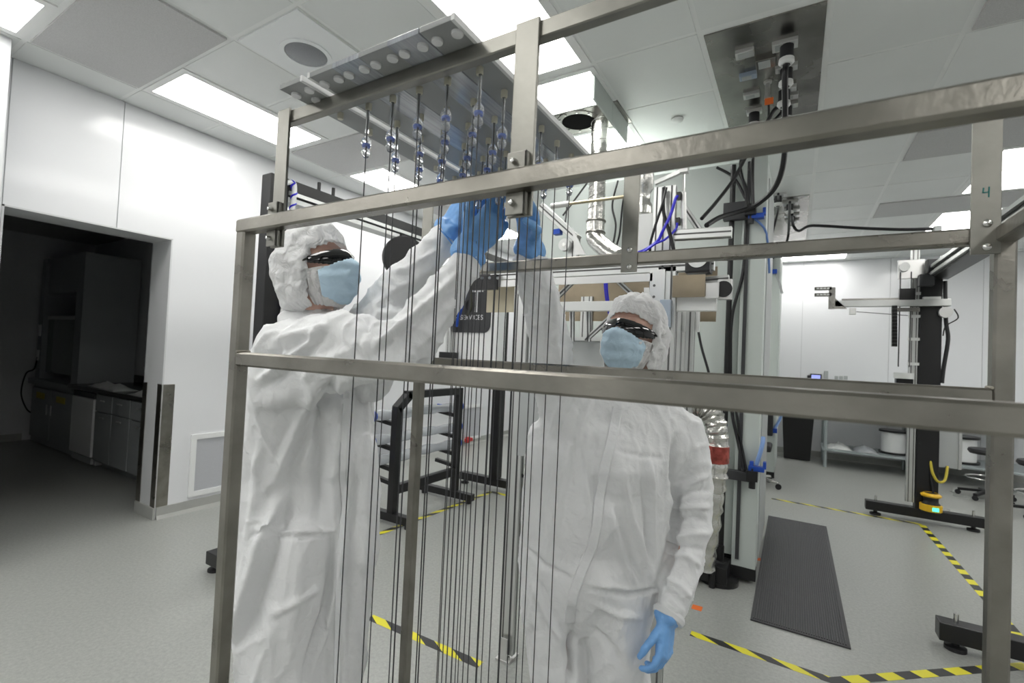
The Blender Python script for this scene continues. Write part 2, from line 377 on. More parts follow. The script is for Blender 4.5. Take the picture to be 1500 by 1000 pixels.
# door reveal lining
rv = MB(); rv.box((XL-T, D1-0.012, 0), (XL, D1, DZ)); rv.box((XL-T, D0, 0), (XL, D0+0.012, DZ)); rv.box((XL-T, D0, DZ-0.012), (XL, D1, DZ))
tag(rv.build('trim_1', mat('reveal_paint', (0.62, 0.63, 0.64), 0.4)), kind='structure')
# stainless corner guards of the jamb
cg = empty('corner_guard', (XL, D1, 0), 'brushed steel corner guard on the doorway jamb', 'corner guard')
MB().box((XL-0.004, D1-0.004, 0.10), (XL+0.003, D1+0.085, 1.15)).build('wall_face', M_STEEL, cg)
MB().box((XL-0.075, D1-0.016, 0.10), (XL+0.003, D1-0.012, 1.15)).build('reveal_face', M_STEEL, cg)
cg2 = MB().box((XL-T-0.004, D1-0.016, 0.10), (XL-T+0.07, D1-0.012, 1.15)).box((XL-T-0.006, D1-0.016, 0.10), (XL-T, D1+0.07, 1.15)).build('corner_guard', M_STEEL)
tag(cg2, 'steel corner guard on the dark room side of the doorway jamb', 'corner guard')
# near wall bump at the left picture edge
tag(MB().box((XL-0.01, YN, 0), (-4.36, 0.885, ZC)).build('wall_left_pier', M_WALL), kind='structure')
# right, near walls (out of view), back wall
tag(MB().box((XR, YN, 0), (XR+0.1, YB, ZC)).build('wall_right', M_WALLP), kind='structure')
tag(MB().box((XL-T, YN-0.1, 0), (XR, YN, ZC)).build('wall_front', M_WALLP), kind='structure')
WB = tag(MB().box((XL-T, YB+0.008, 0), (XR, YB+0.12, ZC)).build('wall_back', M_JOINT), kind='structure')
wall_panels(WB, [XL, -3.4, -2.3, -1.1, 0.10, 1.33, 2.46, 3.7, XR], 0.0, ZC, 'y', YB, 0.008, M_WALL)
# baseboards
bl = MB().box((XL, D1, 0), (XL+0.012, YB, 0.10)).prism([(XL, 0.0), (XL+0.03, 0.0), (XL+0.012, 0.03), (XL, 0.03)], 'y', D1, YB)
bl2 = bl.box((XL-T, D1-0.026, 0), (XL+0.012, D1-0.012, 0.10))
tag(bl2.build('baseboard_left', M_BASE), kind='structure')
tag(MB().box((XL, YB-0.012, 0), (XR, YB, 0.10)).build('baseboard_back', M_BASE), kind='structure')
# low return air grilles on the left wall
for y0, y1, z0, z1, lb in ((2.23, 3.05, 0.13, 0.69, 'white framed return air grille low on the wall beside the doorway'),
                           (4.20, 5.02, 0.08, 0.66, 'low return air grille seen through the black tube rack'),
                           (6.25, 6.85, 0.08, 0.66, 'small return air grille behind the string bundle')):
    rt = empty('return_air_grille', (XL, (y0+y1)/2, z0), lb, 'air grille', 'low wall grilles')
    f = MB(); t = 0.045
    f.box((XL, y0, z0), (XL+0.018, y0+t, z1)).box((XL, y1-t, z0), (XL+0.018, y1, z1)).box((XL, y0+t, z0), (XL+0.018, y1-t, z0+t)).box((XL, y0+t, z1-t), (XL+0.018, y1-t, z1))
    f.build('frame', M_WHITE, rt)
    MB().box((XL, y0+t, z0+t), (XL+0.006, y1-t, z1-t)).build('grille', mat('grille_face', (0.50, 0.51, 0.54), 0.5, noise_amt=0.1, nscale=200), rt)

# ---- unlit room behind the doorway
DY0, DY1, DXL = -1.2, 2.98, -9.45
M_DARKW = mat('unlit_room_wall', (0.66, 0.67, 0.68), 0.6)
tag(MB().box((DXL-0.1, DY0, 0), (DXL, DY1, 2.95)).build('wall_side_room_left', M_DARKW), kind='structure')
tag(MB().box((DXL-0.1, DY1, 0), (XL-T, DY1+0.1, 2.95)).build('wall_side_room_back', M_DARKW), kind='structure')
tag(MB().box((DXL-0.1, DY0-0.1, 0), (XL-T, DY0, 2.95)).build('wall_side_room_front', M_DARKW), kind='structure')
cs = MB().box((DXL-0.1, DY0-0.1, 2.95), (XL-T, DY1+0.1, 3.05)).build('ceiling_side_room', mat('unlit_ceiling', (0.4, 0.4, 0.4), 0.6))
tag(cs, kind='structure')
tag(MB().box((DXL, DY0, 0), (DXL+0.015, 2.3, 0.1)).build('baseboard_side_room', M_BASE), kind='structure')
# base cabinets, each with drawer + doors
def base_cabinet(x0, x1, label, drawers, doors):
    rt = empty('base_cabinet', ((x0+x1)/2, 2.64, 0), label, 'cabinet', 'dark room base cabinets')
    MB().box((x0+0.003, 2.32, 0.09), (x1-0.003, 2.96, 0.88)).box((x0+0.003, 2.40, 0.0), (x1-0.003, 2.96, 0.09)).build('body', M_CAB, rt)
    n = doors; wv = (x1-x0)/n
    for k in range(n):
        a = x0+k*wv; top = 0.66 if drawers else 0.86
        d = MB().box((a+0.008, 2.300, 0.11), (a+wv-0.008, 2.318, top)).build('door', M_CAB, rt, bevel=0.003)
        MB().beam((a+wv/2-0.05, 2.285, top-0.05), (a+wv/2+0.05, 2.285, top-0.05), 0.012, 0.012).build('handle', M_ALU, d)
        if drawers:
            d = MB().box((a+0.008, 2.300, 0.675), (a+wv-0.008, 2.318, 0.865)).build('drawer', M_CAB, rt, bevel=0.003)
            MB().beam((a+wv/2-0.05, 2.285, 0.80), (a+wv/2+0.05, 2.285, 0.80), 0.012, 0.012).build('handle', M_ALU, d)
base_cabinet(-6.98, -6.08, 'grey two-drawer base cabinet right of the white appliance in the dark room', 1, 2)
base_cabinet(-6.08, -5.1, 'grey base cabinet nearest the doorway jamb in the dark room', 1, 2)
wt = MB().box((-7.75, 2.27, 0.885), (-5.05, 2.97, 0.925)).box((-7.75, 2.95, 0.925), (-5.05, 2.975, 1.03))
tag(wt.build('worktop', M_TOP, bevel=0.004), 'long black worktop over the cabinets in the dark room', 'worktop')
rt = empty('undercounter_fridge', (-7.35, 2.6, 0), 'white undercounter fridge below the black worktop', 'fridge')
MB().box((-7.66, 2.34, 0.02), (-7.0, 2.96, 0.87)).build('body', M_WHITE, rt)
MB().box((-7.65, 2.29, 0.12), (-7.01, 2.335, 0.79)).build('door', M_WHITE, rt, bevel=0.006)
MB().box((-7.65, 2.30, 0.80), (-7.01, 2.335, 0.86)).build('control_strip', M_GREYD, rt)
MB().box((-7.62, 2.31, 0.03), (-7.04, 2.335, 0.10)).build('vent', M_GREY, rt)
# fume hood
fh = empty('fume_hood', (-8.5, 2.6, 0), 'tall grey fume hood with glass sash in the dark room corner', 'fume hood')
MB().box((-9.3, 2.36, 0.02), (-7.76, 2.96, 0.82)).build('base', M_CAB, fh)
for a in (-9.28, -8.53):
    d = MB().box((a, 2.335, 0.10), (a+0.73, 2.358, 0.78)).build('door', M_CAB, fh, bevel=0.003)
    MB().beam((a+(0.66 if a < -9 else 0.07), 2.32, 0.45), (a+(0.66 if a < -9 else 0.07), 2.32, 0.58), 0.012, 0.012).build('handle', M_ALU, d)
    MB().box((a+0.2, 2.33, 0.64), (a+0.5, 2.335, 0.72)).build('yellow_label', mat('dull_yellow_label', (0.5, 0.42, 0.05), 0.5), d)
MB().box((-9.34, 2.30, 0.83), (-7.72, 2.96, 0.90)).build('sill', M_CAB, fh)
MB().box((-9.3, 2.36, 0.90), (-9.14, 2.96, 2.6)).build('side_post', M_CAB, fh); MB().box((-7.98, 2.36, 0.90), (-7.76, 2.96, 2.6)).build('side_post', M_CAB, fh)
MB().box((-9.14, 2.40, 2.1), (-7.98, 2.96, 2.6)).build('top_panel', M_CAB, fh)
MB().box((-9.14, 2.42, 1.0), (-7.98, 2.44, 1.75)).build('sash', M_GLASS, fh)
MB().box((-9.14, 2.41, 1.74), (-7.98, 2.45, 1.79)).build('sash_bar', M_ALU, fh)
MB().box((-9.14, 2.93, 0.9), (-7.98, 2.96, 2.1)).build('back_panel', M_WHITE, fh)
MB().box((-9.26, 2.345, 1.15), (-9.18, 2.36, 1.30)).build('outlet', M_WHITEP, fh); MB().box((-9.26, 2.345, 1.5), (-9.18, 2.36, 1.66)).build('switch', M_WHITEP, fh)
tag(MB().tube([(-9.22, 2.35, 1.2), onX(50, 540, -9.30), onX(38, 547, -9.38), onX(31, 575, -9.40), onX(38, 597, -9.40), onX(47, 604, -9.40), onX(52, 595, -9.36), onX(49, 580, -9.33), onX(55, 560, -9.25)], 0.009, 6).build('extension_cable', M_CABLE, smooth=True),
    'loose power cord looping beside the fume hood', 'cord')
# worktop clutter
tag(MB().lathe((-6.85, 2.78, 0.925), [(0.03, 0), (0.033, 0.02), (0.085, 0.25), (0.08, 0.25), (0.03, 0.03)], n=20).build('plastic_funnel', mat('cloudy_plastic', (0.55, 0.57, 0.58), 0.4), smooth=True), 'cloudy plastic funnel vessel on the dark worktop', 'funnel')
for k, (x, y, l) in enumerate(((-7.2, 2.45, 'crumpled clear bag at the left end of the dark worktop'), (-6.72, 2.42, 'flat wrapped packet in the middle of the dark worktop'), (-5.98, 2.42, 'white wrapped packet right of the funnel'))):
    m = MB(); nn = 9
    for a in range(nn):
        for b in range(6):
            m.v.append((x-0.2+0.4*a/(nn-1), y-0.12+0.24*b/5, 0.927+0.09*math.sin(math.pi*a/(nn-1))*math.sin(math.pi*b/5)*(0.6+0.6*noise.noise((a*0.8, b*0.8, k*5)))))
    m.f = [(a*6+b, (a+1)*6+b, (a+1)*6+b+1, a*6+b+1) for a in range(nn-1) for b in range(5)]
    o = m.build('wrapped_packet', M_WHITEP, smooth=True); so = o.modifiers.new('s', 'SOLIDIFY'); so.thickness = 0.004
    tag(o, l, 'packet')
ap = empty('lab_instrument', (-6.0, 2.7, 0.925), 'small dark lab instrument with a green indicator on the worktop', 'instrument')
MB().box((-6.45, 2.55, 0.925), (-6.2, 2.85, 1.15)).build('housing', M_GREYD, ap, bevel=0.01)
MB().box((-6.36, 2.54, 1.06), (-6.33, 2.55, 1.09)).build('indicator', mat('green_led', (0, 0.3, 0.15), 0.4, emit=(0.05, 0.9, 0.4), estr=0.6), ap)
rr = MB().lathe((-5.62, 2.75, 0.925), [(0.07, 0), (0.07, 0.16), (0.03, 0.2), (0.03, 0.24), (0, 0.24)], n=16).build('reagent_bottle', mat('amber_plastic', (0.3, 0.05, 0.03), 0.3), smooth=True)
tag(rr, 'reddish bottle on the worktop next to the doorway jamb', 'bottle')
# ------------------------------------------------------------------ stainless frame in the foreground
FX0, FX1, FY0, FY1 = -1.080, 0.328, 0.608, 1.215
ZU, ZL, ZT, TW = 1.811, 1.511, 2.054, 0.031
fr = empty('stainless_frame', ((FX0+FX1)/2, (FY0+FY1)/2, 0), 'stainless steel tube frame standing in the foreground holding planks overhead', 'frame')
h = TW/2; CHM = 0.004
def rail(name, p, q, m=M_STEEL): return MB().beam(p, q, TW, TW, cham=CHM).build(name, m, fr)
for y in (FY0, FY1):
    rail('upper_rail', (FX0-h, y, ZU), (FX1-(h if y == FY1 else -h), y, ZU))
    rail('lower_rail', (FX0+h, y, ZL), (FX1-h, y, ZL))
for x, y, zt in ((FX0, FY0, ZU-h), (FX0, FY1, ZU-h), (FX1, FY1, ZU+h), (FX1, FY0, ZU-h)):
    rail('post', (x, y, 0.02), (x, y, zt))
    MB().lathe((x, y, 0.0), [(0.03, 0), (0.03, 0.012), (0.012, 0.016), (0.012, 0.03)], n=14).build('foot', M_BLACKR, fr, smooth=True)
rail('end_rail', (FX1, FY0+h, ZU), (FX1, FY1-h, ZU))
for x in (FX0, FX1): rail('bottom_rail', (x, FY0+h, 0.16), (x, FY1-h, 0.16))
for y in (FY0, FY1): rail('bottom_rail', (FX0+h, y, 0.16), (FX1-h, y, 0.16))
# weld beads
for x, s in ((FX0, 1), (FX1, -1)):
    for y in (FY0, FY1):
        MB().tube([(x+s*h, y-h, ZL+h+0.001), (x+s*(h+0.001), y, ZL+h+0.002), (x+s*h, y+h, ZL+h+0.001)], 0.003, 6).build('weld', M_WELD, fr, smooth=True)
# upper rack: flat bars carrying the top rails
BW, BT = 0.042, 0.006
for y, ty in ((FY0, FY0+h+BT+0.010), (FY1, FY1-h-BT-0.0105+0.030)):
    MB().beam((-1.012 if y == FY0 else -1.06, ty, ZT), (0.33, ty, ZT), 0.020, 0.028, cham=0.002).build('top_rail', M_STEELB, fr)
    for x in ((-0.990, -0.370, 0.298) if y == FY0 else (-1.062, -0.373, 0.298)):
        y0 = y+h if y == FY0 else y-h-BT
        bar = MB().box((x-BW/2, y0, ZU-(0.05 if y == FY0 else 0.037)), (x+BW/2, y0+BT, ZT+0.016)).build('flat_bar', M_STEELB, fr, bevel=0.0012)
        if y == FY1:
            for dz in (0.02, -0.024):
                MB().lathe((x+0.002, y0, ZU+dz), [(0.0075, 0), (0.0072, 0.002), (0.005, 0.0045), (0, 0.0055)], axis=(0, -1, 0), n=14).build('bolt', M_BOLT, bar, smooth=True)
        else:
            for z0, z1 in ((ZU+h, ZU+h+0.032), (ZU-h-0.034, ZU-h)):
                c = MB().box((x-0.018, y0-0.012, z0), (x+0.016, y0-0.008, z1)).box((x+0.012, y0-0.012, z0), (x+0.016, y0, z1)).build('angle_clip', M_STEELB, fr, bevel=0.001)
                MB().lathe((x-0.004, y0-0.012, (z0+z1)/2), [(0.005, 0), (0.005, 0.003), (0.0035, 0.009), (0, 0.01)], axis=(0, -1, 0), n=10).build('bolt', M_BOLT, c, smooth=True)
# front faces: bars run in front of the top rail
# handwritten 4 on the flat bar
x4, y4, z4 = 0.298, FY1-h-BT-0.0006, 1.890
four = MB()
def stroke(m, pts, wdt=0.0011):
    for (a, b), (c, d) in zip(pts[:-1], pts[1:]):
        m.beam((x4+a, y4, z4+b), (x4+c, y4, z4+d), wdt*1.8, wdt, up=(0, 1, 0))
stroke(four, [(-0.004, 0.008), (-0.005, -0.001), (0.003, -0.0005)]); stroke(four, [(0.0035, 0.009), (0.003, -0.010)])
four.build('handwritten_number', mat('teal_marker', (0.02, 0.16, 0.15), 0.6), fr)['label'] = 'handwritten teal number four'

# ------------------------------------------------------------------ planks on the top rails
PZ = ZT+0.014
PX = [v*1.026 for v in (-0.860, -0.773, -0.704, -0.634, -0.565, -0.493)]
PYS = [v*1.026 for v in (0.672, 0.755, 0.832, 0.912, 0.992, 1.075)]
PNAMES = ['leftmost narrow grey plank with empty plugs, set apart from the others', 'matte grey plank next to the wide gap', 'film covered plank second right of the gap',
          'matte grey plank in the middle of the row', 'film covered plank second from the right end', 'grey plank at the right end under the bright light']
for i, x in enumerate(PX):
    hw = 0.0365 if i == 0 else 0.0355
    rt = empty('drilled_plank', (x, 0.83, PZ), PNAMES[i], 'plank', 'planks on the top rails')
    MB().box((x-hw, 0.567, PZ), (x+hw, 1.245, PZ+0.010)).build('board', M_PLANKC if i in (2, 4) else M_PLANK, rt, bevel=0.001)
    for s in (-1, 1):
        if (i, s) in ((0, 1), (1, -1), (5, 1)): MB().box((x+s*hw-(0.006 if s > 0 else 0.0006), 0.5665, PZ-0.0006), (x+s*hw+(0.0006 if s > 0 else 0.006), 1.2455, PZ+0.0106)).build('painted_lit_strip', M_LITEDGE, rt)  # pale strips paint the lit look of the plank sides
    pos = [(x-0.021, 0.595), (x+0.021, 0.595)] + ([(x, 0.627)] if i == 0 else [])
    for px, py in pos:
        d = MB().lathe((px, py, PZ), [(0.0103, 0.0), (0.0103, -0.0035), (0.0092, -0.0048), (0.0, -0.0045)], n=20).build('clear_button', M_ACRYL, rt, smooth=True)
        MB().cyl((px, py, PZ+0.010), (px, py, PZ+0.017), 0.003, n=8).build('stud', M_ACRYL, d)
    for py in PYS:
        MB().lathe((x, py, PZ), [(0.0068, 0.0), (0.0068, -0.012), (0.0055, -0.014), (0.0, -0.014)], n=14).build('plug', M_PLUG, rt, smooth=True)

# ------------------------------------------------------------------ hanging strings with connectors
def make_string(kind):
    rt = empty('hanging_string', (0, 0, 0), '', '')
    z = 0.0
    MB().lathe((0, 0, -0.014), [(0.0036, 0), (0.0036, -0.05), (0.0, -0.05)], n=10).build('clear_sleeve', M_CLEAR, rt, smooth=True, local=True)
    c = -0.078
    cn = MB().lathe((0, 0, c), [(0.002, 0.020), (0.005, 0.017), (0.0095, 0.010), (0.0105, 0.003), (0.010, -0.003), (0.0065, -0.008), (0.0085, -0.013), (0.009, -0.018), (0.006, -0.026), (0.003, -0.028), (0.0, -0.028)], n=16).build('connector', M_CLEAR, rt, smooth=True, local=True)
    MB().lathe((0, 0, c), [(0.0, 0.0025), (0.0062, 0.0022), (0.0068, 0.0), (0.0062, -0.0028), (0.0, -0.003)], n=14).build('blue_valve', M_VALVE, rt, smooth=True, local=True)
    wv = random.uniform(-0.003, 0.003)
    st = MB().tube([(0, 0, -0.014), (0.0004, 0, -0.10), (wv*0.5, 0, -0.7), (wv, 0, -1.3), (wv*1.2, 0, -1.82)], 0.00125, 6, smooth=3).build('string', M_STRING, rt, smooth=True, local=True)
    MB().tube([(wv*1.2, 0, -1.81), (wv*1.2, 0, -1.86)], 0.004, 8, smooth=0).build('end_crimp', M_STRING, rt, local=True)
    return rt
proto = make_string(0)
kk = 0
for i, x in enumerate(PX[1:]):
    for j, y in enumerate(PYS):
        o = proto if kk == 0 else copy_tree(proto)
        kk += 1
        o.location = (x+random.uniform(-0.002, 0.002), y, PZ)
        o.rotation_euler = (0, 0, random.uniform(-0.4, 0.4))
        dz = random.uniform(-0.012, 0.008)
        for ch in o.children:
            if ch.name.startswith(('connector', 'blue_valve')): ch.location.z = dz
        tag(o, 'thin dark string, ' + ('frontmost', 'second from front', 'third from front', 'fourth from front', 'fifth from front', 'rearmost')[j] + ' under the ' + ('matte plank beside the wide gap', 'film covered plank near the gap', 'middle matte plank', 'film covered plank near right end', 'rightmost plank')[i], 'string', 'strings hanging inside the frame')
# ------------------------------------------------------------------ people
from mathutils.bvhtree import BVHTree
M_SUIT = fabric_mat('coverall_fabric', (0.87, 0.88, 0.89), 0.10, 0.55, 500, 0.05, wr=0.22, wscale=26)
M_CAPF = fabric_mat('bouffant_fabric', (0.92, 0.925, 0.93), 0.35, 0.7, 400, 0.1, wr=0.7, wscale=30)
M_MASK = fabric_mat('blue_mask_fabric', (0.56, 0.73, 0.86), 0.12, 0.7, 500, 0.08, wr=0.35, wscale=22)
M_BEARD = fabric_mat('white_net_cover', (0.92, 0.92, 0.92), 0.4, 0.7, 300, 0.2, wr=0.8, wscale=45)
M_GLOVE = mat('blue_nitrile', (0.19, 0.42, 0.80), 0.40, noise_amt=0.08, nscale=25, bump=0.35, bscale=38)
M_SKIN = mat('skin', (0.70, 0.45, 0.36), 0.5, sub=0.2, noise_amt=0.06, nscale=30)
M_LENS = mat('dark_lens', (0.004, 0.004, 0.005), 0.04, coat=0.6)
M_TEMPLE = mat('black_temple', (0.01, 0.01, 0.01), 0.25)
M_ELAST = mat('cuff_elastic', (0.72, 0.73, 0.74), 0.7)

_ico = bmesh.new(); bmesh.ops.create_icosphere(_ico, subdivisions=2, radius=1.0)
ICO = [v.co.copy() for v in _ico.verts]; _ico.free()
def hull_into(bm, spheres):
    vs = []
    for c, r in spheres:
        c = Vector(c)
        rr = r if isinstance(r, Vector) else None
        for d in ICO: vs.append(bm.verts.new(c + (Vector((d.x*rr.x, d.y*rr.y, d.z*rr.z)) if rr else d*r)))
    res = bmesh.ops.convex_hull(bm, input=vs)
    dead = [g for g in res['geom_interior'] if isinstance(g, bmesh.types.BMVert)] + [g for g in res['geom_unused'] if isinstance(g, bmesh.types.BMVert)]
    if dead: bmesh.ops.delete(bm, geom=list(set(dead)), context='VERTS')
def blob(name, groups, voxel, smooth_it=4, fac=0.5):
    bm = bmesh.new()
    for g in groups: 
        b2 = bmesh.new(); hull_into(b2, g); t = bpy.data.meshes.new('t'); b2.to_mesh(t); b2.free(); bm.from_mesh(t); bpy.data.meshes.remove(t)
    me = bpy.data.meshes.new(name); bm.to_mesh(me); bm.free()
    o = bpy.data.objects.new(name, me); COL.objects.link(o)
    md = o.modifiers.new('r', 'REMESH'); md.mode = 'VOXEL'; md.voxel_size = voxel
    if smooth_it: ms = o.modifiers.new('s', 'SMOOTH'); ms.factor = fac; ms.iterations = smooth_it
    dg = bpy.context.evaluated_depsgraph_get(); m2 = bpy.data.meshes.new_from_object(o.evaluated_get(dg))
    bpy.data.objects.remove(o); bpy.data.meshes.remove(me); m2.name = name
    return m2
def finish(me, name, material, parent):
    me.materials.clear(); me.materials.append(material)
    me.polygons.foreach_set('use_smooth', [True]*len(me.polygons))
    o = bpy.data.objects.new(name, me); COL.objects.link(o)
    if parent is not None:
        o.parent = parent; o.matrix_parent_inverse = parent.matrix_world.inverted() if parent.type != 'EMPTY' else Matrix.Translation(-parent.location)
    return o
def get_v(me):
    a = np.empty(len(me.vertices)*3); me.vertices.foreach_get('co', a); return a.reshape(-1, 3)
def get_n(me):
    a = np.empty(len(me.vertices)*3); me.vertices.foreach_get('normal', a); return a.reshape(-1, 3)
def bvh_of(me):
    return BVHTree.FromPolygons([v.co for v in me.vertices], [tuple(p.vertices) for p in me.polygons])
def hit(bvh, u, v):
    d = ray(u, v).normalized(); r = bvh.ray_cast(CC, d)
    return r[0]
def fold_mesh(me, strokes, namp=0.005, freq=(9, 9, 2.6), seed=0, fine=0.0030, iso=None, gain=1.7):
    V = get_v(me); Nn = get_n(me); bvh = bvh_of(me); D = np.zeros(len(V))
    imgleft = -np.array(CR)
    for st in strokes:
        pts, A, wd, kind = st
        P = []
        for (a, b), (c, d) in zip(pts[:-1], pts[1:]):
            for k in range(6):
                t = k/6; h_ = hit(bvh, a+(c-a)*t, b+(d-b)*t)
                if h_ is not None: P.append(np.array(h_))
        h_ = hit(bvh, *pts[-1])
        if h_ is not None: P.append(np.array(h_))
        if len(P) < 2: continue
        best = np.full(len(V), 1e9); sgn = np.zeros(len(V)); tt = np.zeros(len(V)); n = len(P)-1
        for i in range(n):
            a, b = P[i], P[i+1]; ab = b-a; L2 = ab@ab
            if L2 < 1e-9 or L2 > 0.01: continue
            t = np.clip(((V-a)@ab)/L2, 0, 1); q = a+t[:, None]*ab; dv = V-q; d = np.sqrt((dv**2).sum(1)); k = d < best
            best[k] = d[k]; sgn[k] = (dv[k]@imgleft); tt[k] = (i+t[k])/n
        tap = np.clip(np.minimum(tt, 1-tt)*5+0.25, 0, 1)
        if kind == 'r': D += A*tap*np.exp(-(best/wd)**2)
        elif kind == 'v': D -= A*tap*np.exp(-(best/wd)**2)
        elif kind == 'f':   # fold: ridge with a valley on its image-right side
            D += A*tap*(np.exp(-(best/wd)**2) - 0.7*np.exp(-((best-1.6*wd)/wd)**2)*(sgn < 0))
        else: D += A*tap*np.tanh(sgn/(0.35*wd))*np.exp(-(best/(2.2*wd))**2)
    out = np.empty(len(V)); D *= gain
    for i, p in enumerate(V):
        if iso is not None and iso(p): a = noise.noise((p[0]*13+seed, p[1]*13, p[2]*13+seed)); k = 0.9
        else: a = noise.noise((p[0]*freq[0]+seed+0.8*math.sin(p[2]*5), p[1]*freq[1], p[2]*freq[2]+0.5*math.sin(p[0]*9))); k = 1.0
        b = noise.noise((p[0]*31+seed, p[1]*31+4, p[2]*19)); r = max(0.0, 1-2.4*abs(a)); r2 = max(0.0, 1-2.4*abs(b))
        out[i] = namp*k*(r**2.2-0.3) + fine*(r2**2-0.3)
    D += out
    V2 = V + Nn*D[:, None]
    me.vertices.foreach_set('co', V2.ravel()); me.update()
def strip(bvh, pts, wpx, lift):
    # thin raised tape following the cloth, from pixel centreline
    m = MB(); rows = []
    P = []
    for (a, b), (c, d) in zip(pts[:-1], pts[1:]):
        for k in range(8): t = k/8; P.append((a+(c-a)*t, b+(d-b)*t))
    P.append(pts[-1])
    for i, (a, b) in enumerate(P):
        c0 = P[max(i-1, 0)]; c1 = P[min(i+1, len(P)-1)]; dx, dy = c1[0]-c0[0], c1[1]-c0[1]; l = math.hypot(dx, dy) or 1
        nx, ny = -dy/l, dx/l; row = []
        for k in (-1, -0.8, 0.8, 1):
            h_ = hit(bvh, a+nx*wpx*k, b+ny*wpx*k)
            if h_ is None: row = None; break
            row.append(h_ + (CC-h_).normalized()*(lift if abs(k) < 1 else lift*0.1))
        if row: rows.append(row)
    for r in rows: m.v += [tuple(p) for p in r]
    for i in range(len(rows)-1):
        if (rows[i][1]-rows[i+1][1]).length > 0.05: continue
        for k in range(3): m.f.append((i*4+k, i*4+k+1, (i+1)*4+k+1, (i+1)*4+k))
    return m

def head_parts(parent, c, fwd, up, seed, hs=1.0):
    # everything on the head is laid out in the head's own axes
    f = Vector(fwd).normalized(); up = Vector(up); rt_ = f.cross(up).normalized(); u = rt_.cross(f)
    A, B, Cc = 0.100*hs, 0.078*hs, 0.118*hs
    def dirv(az, el): return f*(math.cos(el)*math.cos(az)) + rt_*(math.cos(el)*math.sin(az)) + u*math.sin(el)
    def rad(az, el):
        x, y, z = math.cos(el)*math.cos(az), math.cos(el)*math.sin(az), math.sin(el)
        return 1/math.sqrt((x/A)**2+(y/B)**2+(z/Cc)**2)
    R = math.radians
    def patch(name, azs, els, rf, material, thick, keep=None):
        m = MB(); na, ne = len(azs), len(els)
        for e in els:
            for a in azs: m.v.append(tuple(c + dirv(a, e)*rf(a, e)))
        for j in range(ne-1):
            for i in range(na-1):
                am, em = (azs[i]+azs[i+1])/2, (els[j]+els[j+1])/2
                if keep and not keep(am, em): continue
                m.f.append((j*na+i, j*na+i+1, (j+1)*na+i+1, (j+1)*na+i))
        me = bpy.data.meshes.new(name); me.from_pydata(m.v, [], m.f); me.update()
        bm = bmesh.new(); bm.from_mesh(me); bmesh.ops.remove_doubles(bm, verts=bm.verts, dist=1e-5)
        bmesh.ops.delete(bm, geom=[v for v in bm.verts if not v.link_faces], context='VERTS'); bmesh.ops.recalc_face_normals(bm, faces=bm.faces)
        bm.to_mesh(me); bm.free()
        o = finish(me, name, material, parent)
        sm = o.modifiers.new('sub', 'SUBSURF'); sm.levels = 1; sm.render_levels = 1
        so = o.modifiers.new('sol', 'SOLIDIFY'); so.thickness = thick; so.offset = 1
        return o
    lin = lambda a, b, n: [a+(b-a)*i/(n-1) for i in range(n)]
    # bouffant cap: puffy shell with an elastic edge round the face
    def edge_el(az):        # lowest elevation of cap in front (forehead line), degrees
        a = abs(math.degrees(az))
        if a < 58: return 34 - 0.0020*a*a
        if a < 84: return 27 - (a-58)*3.2
        return -64
    def capr(az, el):
        a = abs(math.degrees(az)); back = max(0, -math.cos(az)); top = max(0, math.sin(el))
        e = math.degrees(el); de = max(0, min(1, (e-edge_el(az))/22))
        n1 = noise.noise((az*2.6+seed, el*3.4, seed)); n2 = noise.noise((az*8+seed, el*9, seed+3))
        gather = 0.004*math.sin(az*34+2*n1)*(1-de)
        low = 0.0 if e > -25 else 0.004*((-25-e)/30)
        return rad(az, el) + 0.006 + de*(0.012 + 0.022*back*max(0.25, math.cos(el)) + 0.014*top + 0.013*n1 + 0.008*n2) + gather + low + 0.010*(a > 80)*max(0, -math.sin(el))
    patch('bouffant_cap', lin(-math.pi, math.pi, 91), lin(R(-66), R(89.5), 46), capr, M_CAPF, 0.0012, keep=lambda a, e: math.degrees(e) > edge_el(a))
    # net cover round jaw, under the mask
    def br(az, el):
        return rad(az, el) + 0.006 + 0.010*math.cos(az)**2 + 0.004*noise.noise((az*7+seed, el*7, 2)) + 0.003*math.sin(az*26)*abs(math.sin(az))
    patch('beard_cover', lin(R(-84), R(84), 45), lin(R(-68), R(-8), 20), br, M_BEARD, 0.001,
          keep=lambda a, e: math.degrees(e) < -8 - 0.0015*(abs(math.degrees(a))-40)**2*(abs(math.degrees(a)) > 40))
    # pleated mask
    def mr(az, el):
        a, e = math.degrees(az), math.degrees(el)
        nose = 0.022*math.exp(-(a/17)**2)*math.exp(-((e+10)/14)**2)
        chin = 0.020*math.exp(-((e+36)/24)**2)*math.exp(-(a/42)**2)
        pleat = 0.0028*math.sin((e+60)/8.5*math.pi)*math.exp(-(a/45)**2)
        return rad(az, el) + 0.012 + nose + chin + pleat + 0.0035*noise.noise((az*6+seed, el*6, 9))
    patch('face_mask', lin(R(-52), R(52), 41), lin(R(-64), R(6), 34), mr, M_MASK, 0.0015,
          keep=lambda a, e: math.degrees(e) < 4 - 0.34*abs(math.degrees(a)) and math.degrees(e) > -63 + 0.22*abs(math.degrees(a)))
    for s in (-1, 1):
        pts = [c + dirv(R(50*s), R(-16))*(rad(R(50*s), 0)+0.014), c + dirv(R(72*s), R(-10))*(rad(R(72*s), 0)+0.008), c + dirv(R(96*s), R(-4))*(rad(R(96*s), 0)+0.006)]
        MB().tube(pts, 0.0012, 6, smooth=4).build('ear_loop', M_BEARD, parent, smooth=True)
    # wraparound glasses
    def gr(az, el): return rad(az, R(5)) + 0.016 - 0.00012*(math.degrees(el)-6)**2*0.3 + 0.004*math.exp(-(math.degrees(az)/12)**2)
